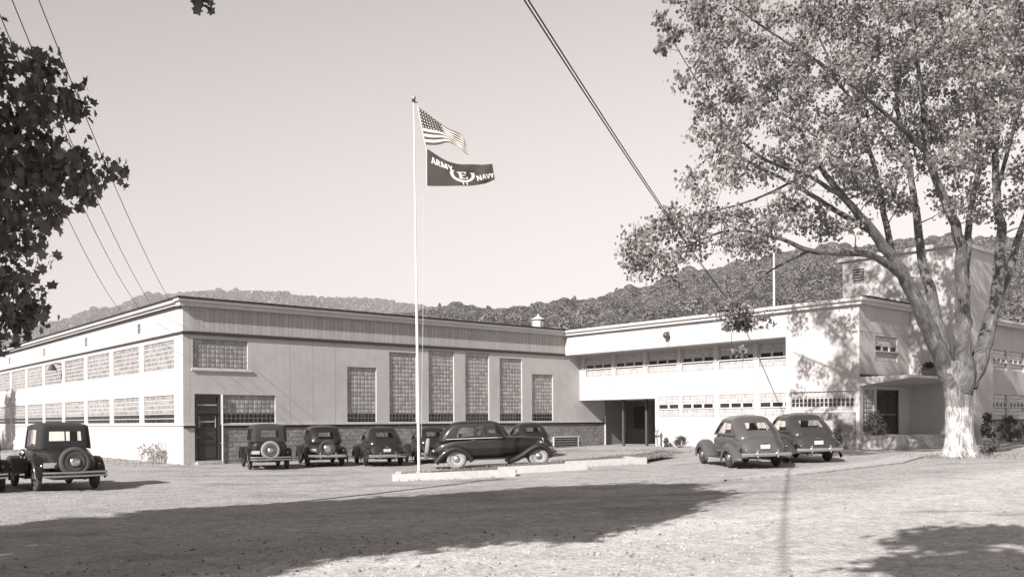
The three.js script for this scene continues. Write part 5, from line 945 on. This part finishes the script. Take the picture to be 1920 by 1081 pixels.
// ---- the shade tree on the left, whose low branches hang into the picture and whose crown shades the foreground
function shadeTree(label, bx, bd, patches, hRange, n, per, low, leaf = [0.19, 0.3]) {
  const tree = thing('shade_tree', label, 'tree', [bx, groundY(bx), -bd]); const rel = p => p.clone().sub(tree.position);
  const clumps = [], inView = p => { const d = -p.z; return d > 0.5 && Math.abs(p.x / d) < 0.5745 + 1.3 / d && (p.y - EYE) / d < 0.4716 + 1.3 / d; };
  for (let i = 0; i < n; i++) {
    for (let k = 0; k < 60; k++) { const [x, d] = polyPoint(pick(patches)); if (fbm(x * 0.55 + 3, d * 0.8, 6, 3) > 0.2 - 0.3 * smooth(-3, 3, x) * smooth(17, 13, d)) continue; const h = rr(...hRange), p = V(x - RAY.x * h, h + groundY(x), -(d + RAY.z * h)); if (!inView(p)) { clumps.push(rel(p)); break; } }
  }
  const top = clumps.reduce((a, c) => a.add(c), V(0, 0, 0)).multiplyScalar(1 / clumps.length), nodes = [];
  const trunkPts = [V(0, -0.2, 0), V(0.05, 1, 0), V(top.x * 0.1, 2.4, top.z * 0.1), V(top.x * 0.3, 4.2, top.z * 0.3), V(top.x * 0.6, 6, top.z * 0.6), V(top.x, top.y, top.z)];
  const c = new THREE.CatmullRomCurve3(trunkPts), pts = [], rs = []; for (let i = 0; i <= 24; i++) { const p = c.getPoint(i / 24), r = lerp(0.42, 0.12, i / 24) + 0.2 * Math.exp(-i / 2); pts.push(p); rs.push(r); if (i > 5) nodes.push({ p, r }); }
  mesh('trunk', [tube(pts, rs, 18)], M.bark, tree);
  for (let k = 0; k < 7; k++) { const e = clumps[Math.floor((k + 0.5) / 7 * clumps.length)].clone(), s0 = c.getPoint(0.35 + 0.07 * k), lp = [], lr = []; for (let i = 0; i <= 10; i++) { const t = i / 10, p = s0.clone().lerp(e, t); p.y += 0.8 * Math.sin(t * Math.PI); p.add(V(gauss(), gauss(), gauss()).multiplyScalar(0.08)); lp.push(p); lr.push(lerp(0.17, 0.03, t)); nodes.push({ p, r: lr[i] }); } mesh('limb', [tube(lp, lr, 8, false)], M.bark, tree); }
  if (low) low(tree, nodes, rel);
  const tw = mesh('twigs', growTwigs(nodes, clumps, V(0, 3, 0), 0.01, 4), M.bark, tree); tw.userData.kind = 'stuff';
  leafMass('crown', tree, clumps, per, 0.5, leaf, [0.6, 1.3], leafGeoSmall, leafMat(0.1, 0.3), 0.7);
  return tree;
}
reseed(555);
shadeTree('tree at the left edge with dark leafy branches hanging into view', -9.6, 5.2,
  [[[-10.5, 9], [-9.2, 15.6], [-7.5, 18.4], [-3.4, 20.8], [-1.6, 21.0], [-2.6, 16], [-3.0, 12.2], [-3.2, 9]],
   [[-4.6, 11.5], [-3.6, 20.3], [0.5, 22.4], [3.6, 22.6], [4.3, 21.2], [4.2, 18.8], [2.6, 15.5], [1.0, 13], [-1.8, 12.4]],
   [[-4.6, 11.5], [-3.6, 20.3], [0.5, 22.4], [3.9, 22.4], [4.2, 18.8], [2.6, 15.5], [1.0, 13], [-1.8, 12.4]]],
  [6.5, 11.5], 860, 96,
  (tree, nodes, rel) => {
    const hang = [[[-60, -40], [40, 128], [92, 113], [116, 124], [112, 150], [162, 176], [160, 202], [132, 232], [146, 284], [190, 296], [236, 318], [226, 346], [192, 340], [186, 368], [166, 410], [130, 380], [112, 400], [114, 440], [82, 488], [58, 494], [70, 556], [90, 580], [60, 606], [10, 640], [-60, 660]]];
    const cl = [], far = [], pts = [];
    const limb = [[-420, 60, 7.5], [-300, 150, 8.4], [-180, 220, 9.2], [-70, 280, 9.8], [30, 330, 10.1], [110, 345, 10.2]], c = new THREE.CatmullRomCurve3(limb.map(([x, y, d]) => rel(at(x, y, d)))); const lp = [], lr = [];
    for (let i = 0; i <= 16; i++) { const p = c.getPoint(i / 16); lp.push(p); lr.push(lerp(0.09, 0.012, i / 16)); nodes.push({ p, r: lr[i] }); }
    const link = nodes[3].p.clone(); lp.unshift(link); lr.unshift(0.11); mesh('limb', [tube(lp, lr, 8, false)], M.bark, tree);
    for (let i = 0; i < 150; i++) { const [a, b] = polyPoint(hang[0]); cl.push(rel(at(a * 0.97 - 6, b, 10 + rr(-0.7, 0.7)))); }
    for (const [a, b] of [[224, 325], [205, 318], [100, 125], [150, 185], [152, 205], [75, 575], [60, 590], [30, 600], [120, 290], [175, 335]]) cl.push(rel(at(a - 5, b, 10)));
    const sprig = []; for (let i = 0; i < 3; i++) sprig.push(rel(at(372 + i * 14, [2, -8, 8][i], 9.5)));
    const sp = new THREE.CatmullRomCurve3([nodes[8].p.clone(), rel(at(330, -420, 8.5)), rel(at(360, -160, 9.3)), rel(at(384, 0, 9.5))]), sl = [], sr = []; for (let i = 0; i <= 14; i++) { sl.push(sp.getPoint(i / 14)); sr.push(lerp(0.05, 0.006, i / 14)); } mesh('limb', [tube(sl, sr, 6, false)], M.bark, tree);
    const tw = mesh('twigs', growTwigs(nodes.slice(-17), cl, V(0, 3, 0), 0.004, 4), M.bark, tree); tw.userData.kind = 'stuff';
    leafMass('hanging_leaves', tree, cl, 19, 0.16, [0.075, 0.14], [0.6, 1.2], leafGeo, leafMat(0.1, 0.3), 1);
    leafMass('hanging_sprig', tree, sprig, 7, 0.06, [0.09, 0.13], [0.6, 1.2], leafGeo, leafMat(0.1, 0.3), 1);
  });
reseed(777);
shadeTree('tree behind the viewpoint that shades the bottom right of the road', -3.2, -5.5, [[[4.2, 11.0], [5.6, 12.0], [7.6, 12.5], [12, 12.6], [12, 7.5], [4.4, 8.2]]], [6.5, 10], 160, 60);
reseed(999);
shadeTree('tree beyond the left edge that shades the far end of the side wall', -40.5, 55, [[[-36.6, 61.5], [-31.6, 67.5], [-33.6, 69.5], [-39.5, 65]]], [4, 9], 70, 70);
// ---- shrubs
function shrub(label, px, py, d, w, h, n, shades, name = 'shrub', yBase) {
  const b = at(px, py, d); const y = yBase ?? groundY(b.x); const s = thing(name, label, 'shrub', [b.x, y, b.z]);
  const st = [], cl = []; for (let i = 0; i < n; i++) { const a = rr(0, TAU), t = Math.pow(rnd(), 0.7), r = w * 0.5 * Math.sqrt(rnd()) * (1 - 0.6 * t); const p = V(Math.cos(a) * r, h * (0.12 + 0.84 * t), Math.sin(a) * r); cl.push(p); if (i % 3 === 0) st.push(tube([V(r * 0.2 * Math.cos(a), 0, r * 0.2 * Math.sin(a)), V(p.x * 0.7, p.y * 0.5, p.z * 0.7), p], [0.015, 0.01, 0.004], 4, false)); }
  mesh('stem', st, M.bark, s).userData.kind = 'stuff'; leafMass('foliage', s, cl, 16, 0.1, [0.05, 0.1], shades, leafGeoSmall, leafMat(0.07, 0.2), 1); return s;
}
reseed(888);
shrub('dark bushy shrub on the porch floor beside the entrance doors', 1640, 815, 39.6, 1.15, 1.05, 60, [0.35, 0.8], 'shrub', 1.1);
shrub('narrow dark shrub against the stone base of the end bay', 1571, 830, 39.0, 0.42, 1.0, 30, [0.35, 0.9]);
shrub('low dark shrub against the white wall by the hydrant', 1276, 842, 47.3, 0.9, 0.55, 36, [0.4, 0.9]);
shrub('low leafy plant at the right foot of the whitewashed trunk', 1855, 850, 31.0, 0.9, 0.6, 34, [0.8, 2.0]);
shrub('dark tall shrub right of the tree trunk by the tower corner', 1851, 826, 41.5, 0.75, 1.5, 44, [0.4, 0.9]);
shrub('wide dark shrub below the rear wing windows', 1893, 826, 44.5, 1.3, 1.3, 70, [0.4, 1.0]);
shrub('paler shrub at the right edge below the rear wing', 1925, 828, 44.0, 1.2, 0.9, 50, [0.7, 1.4]);

renderer.render(scene, camera);
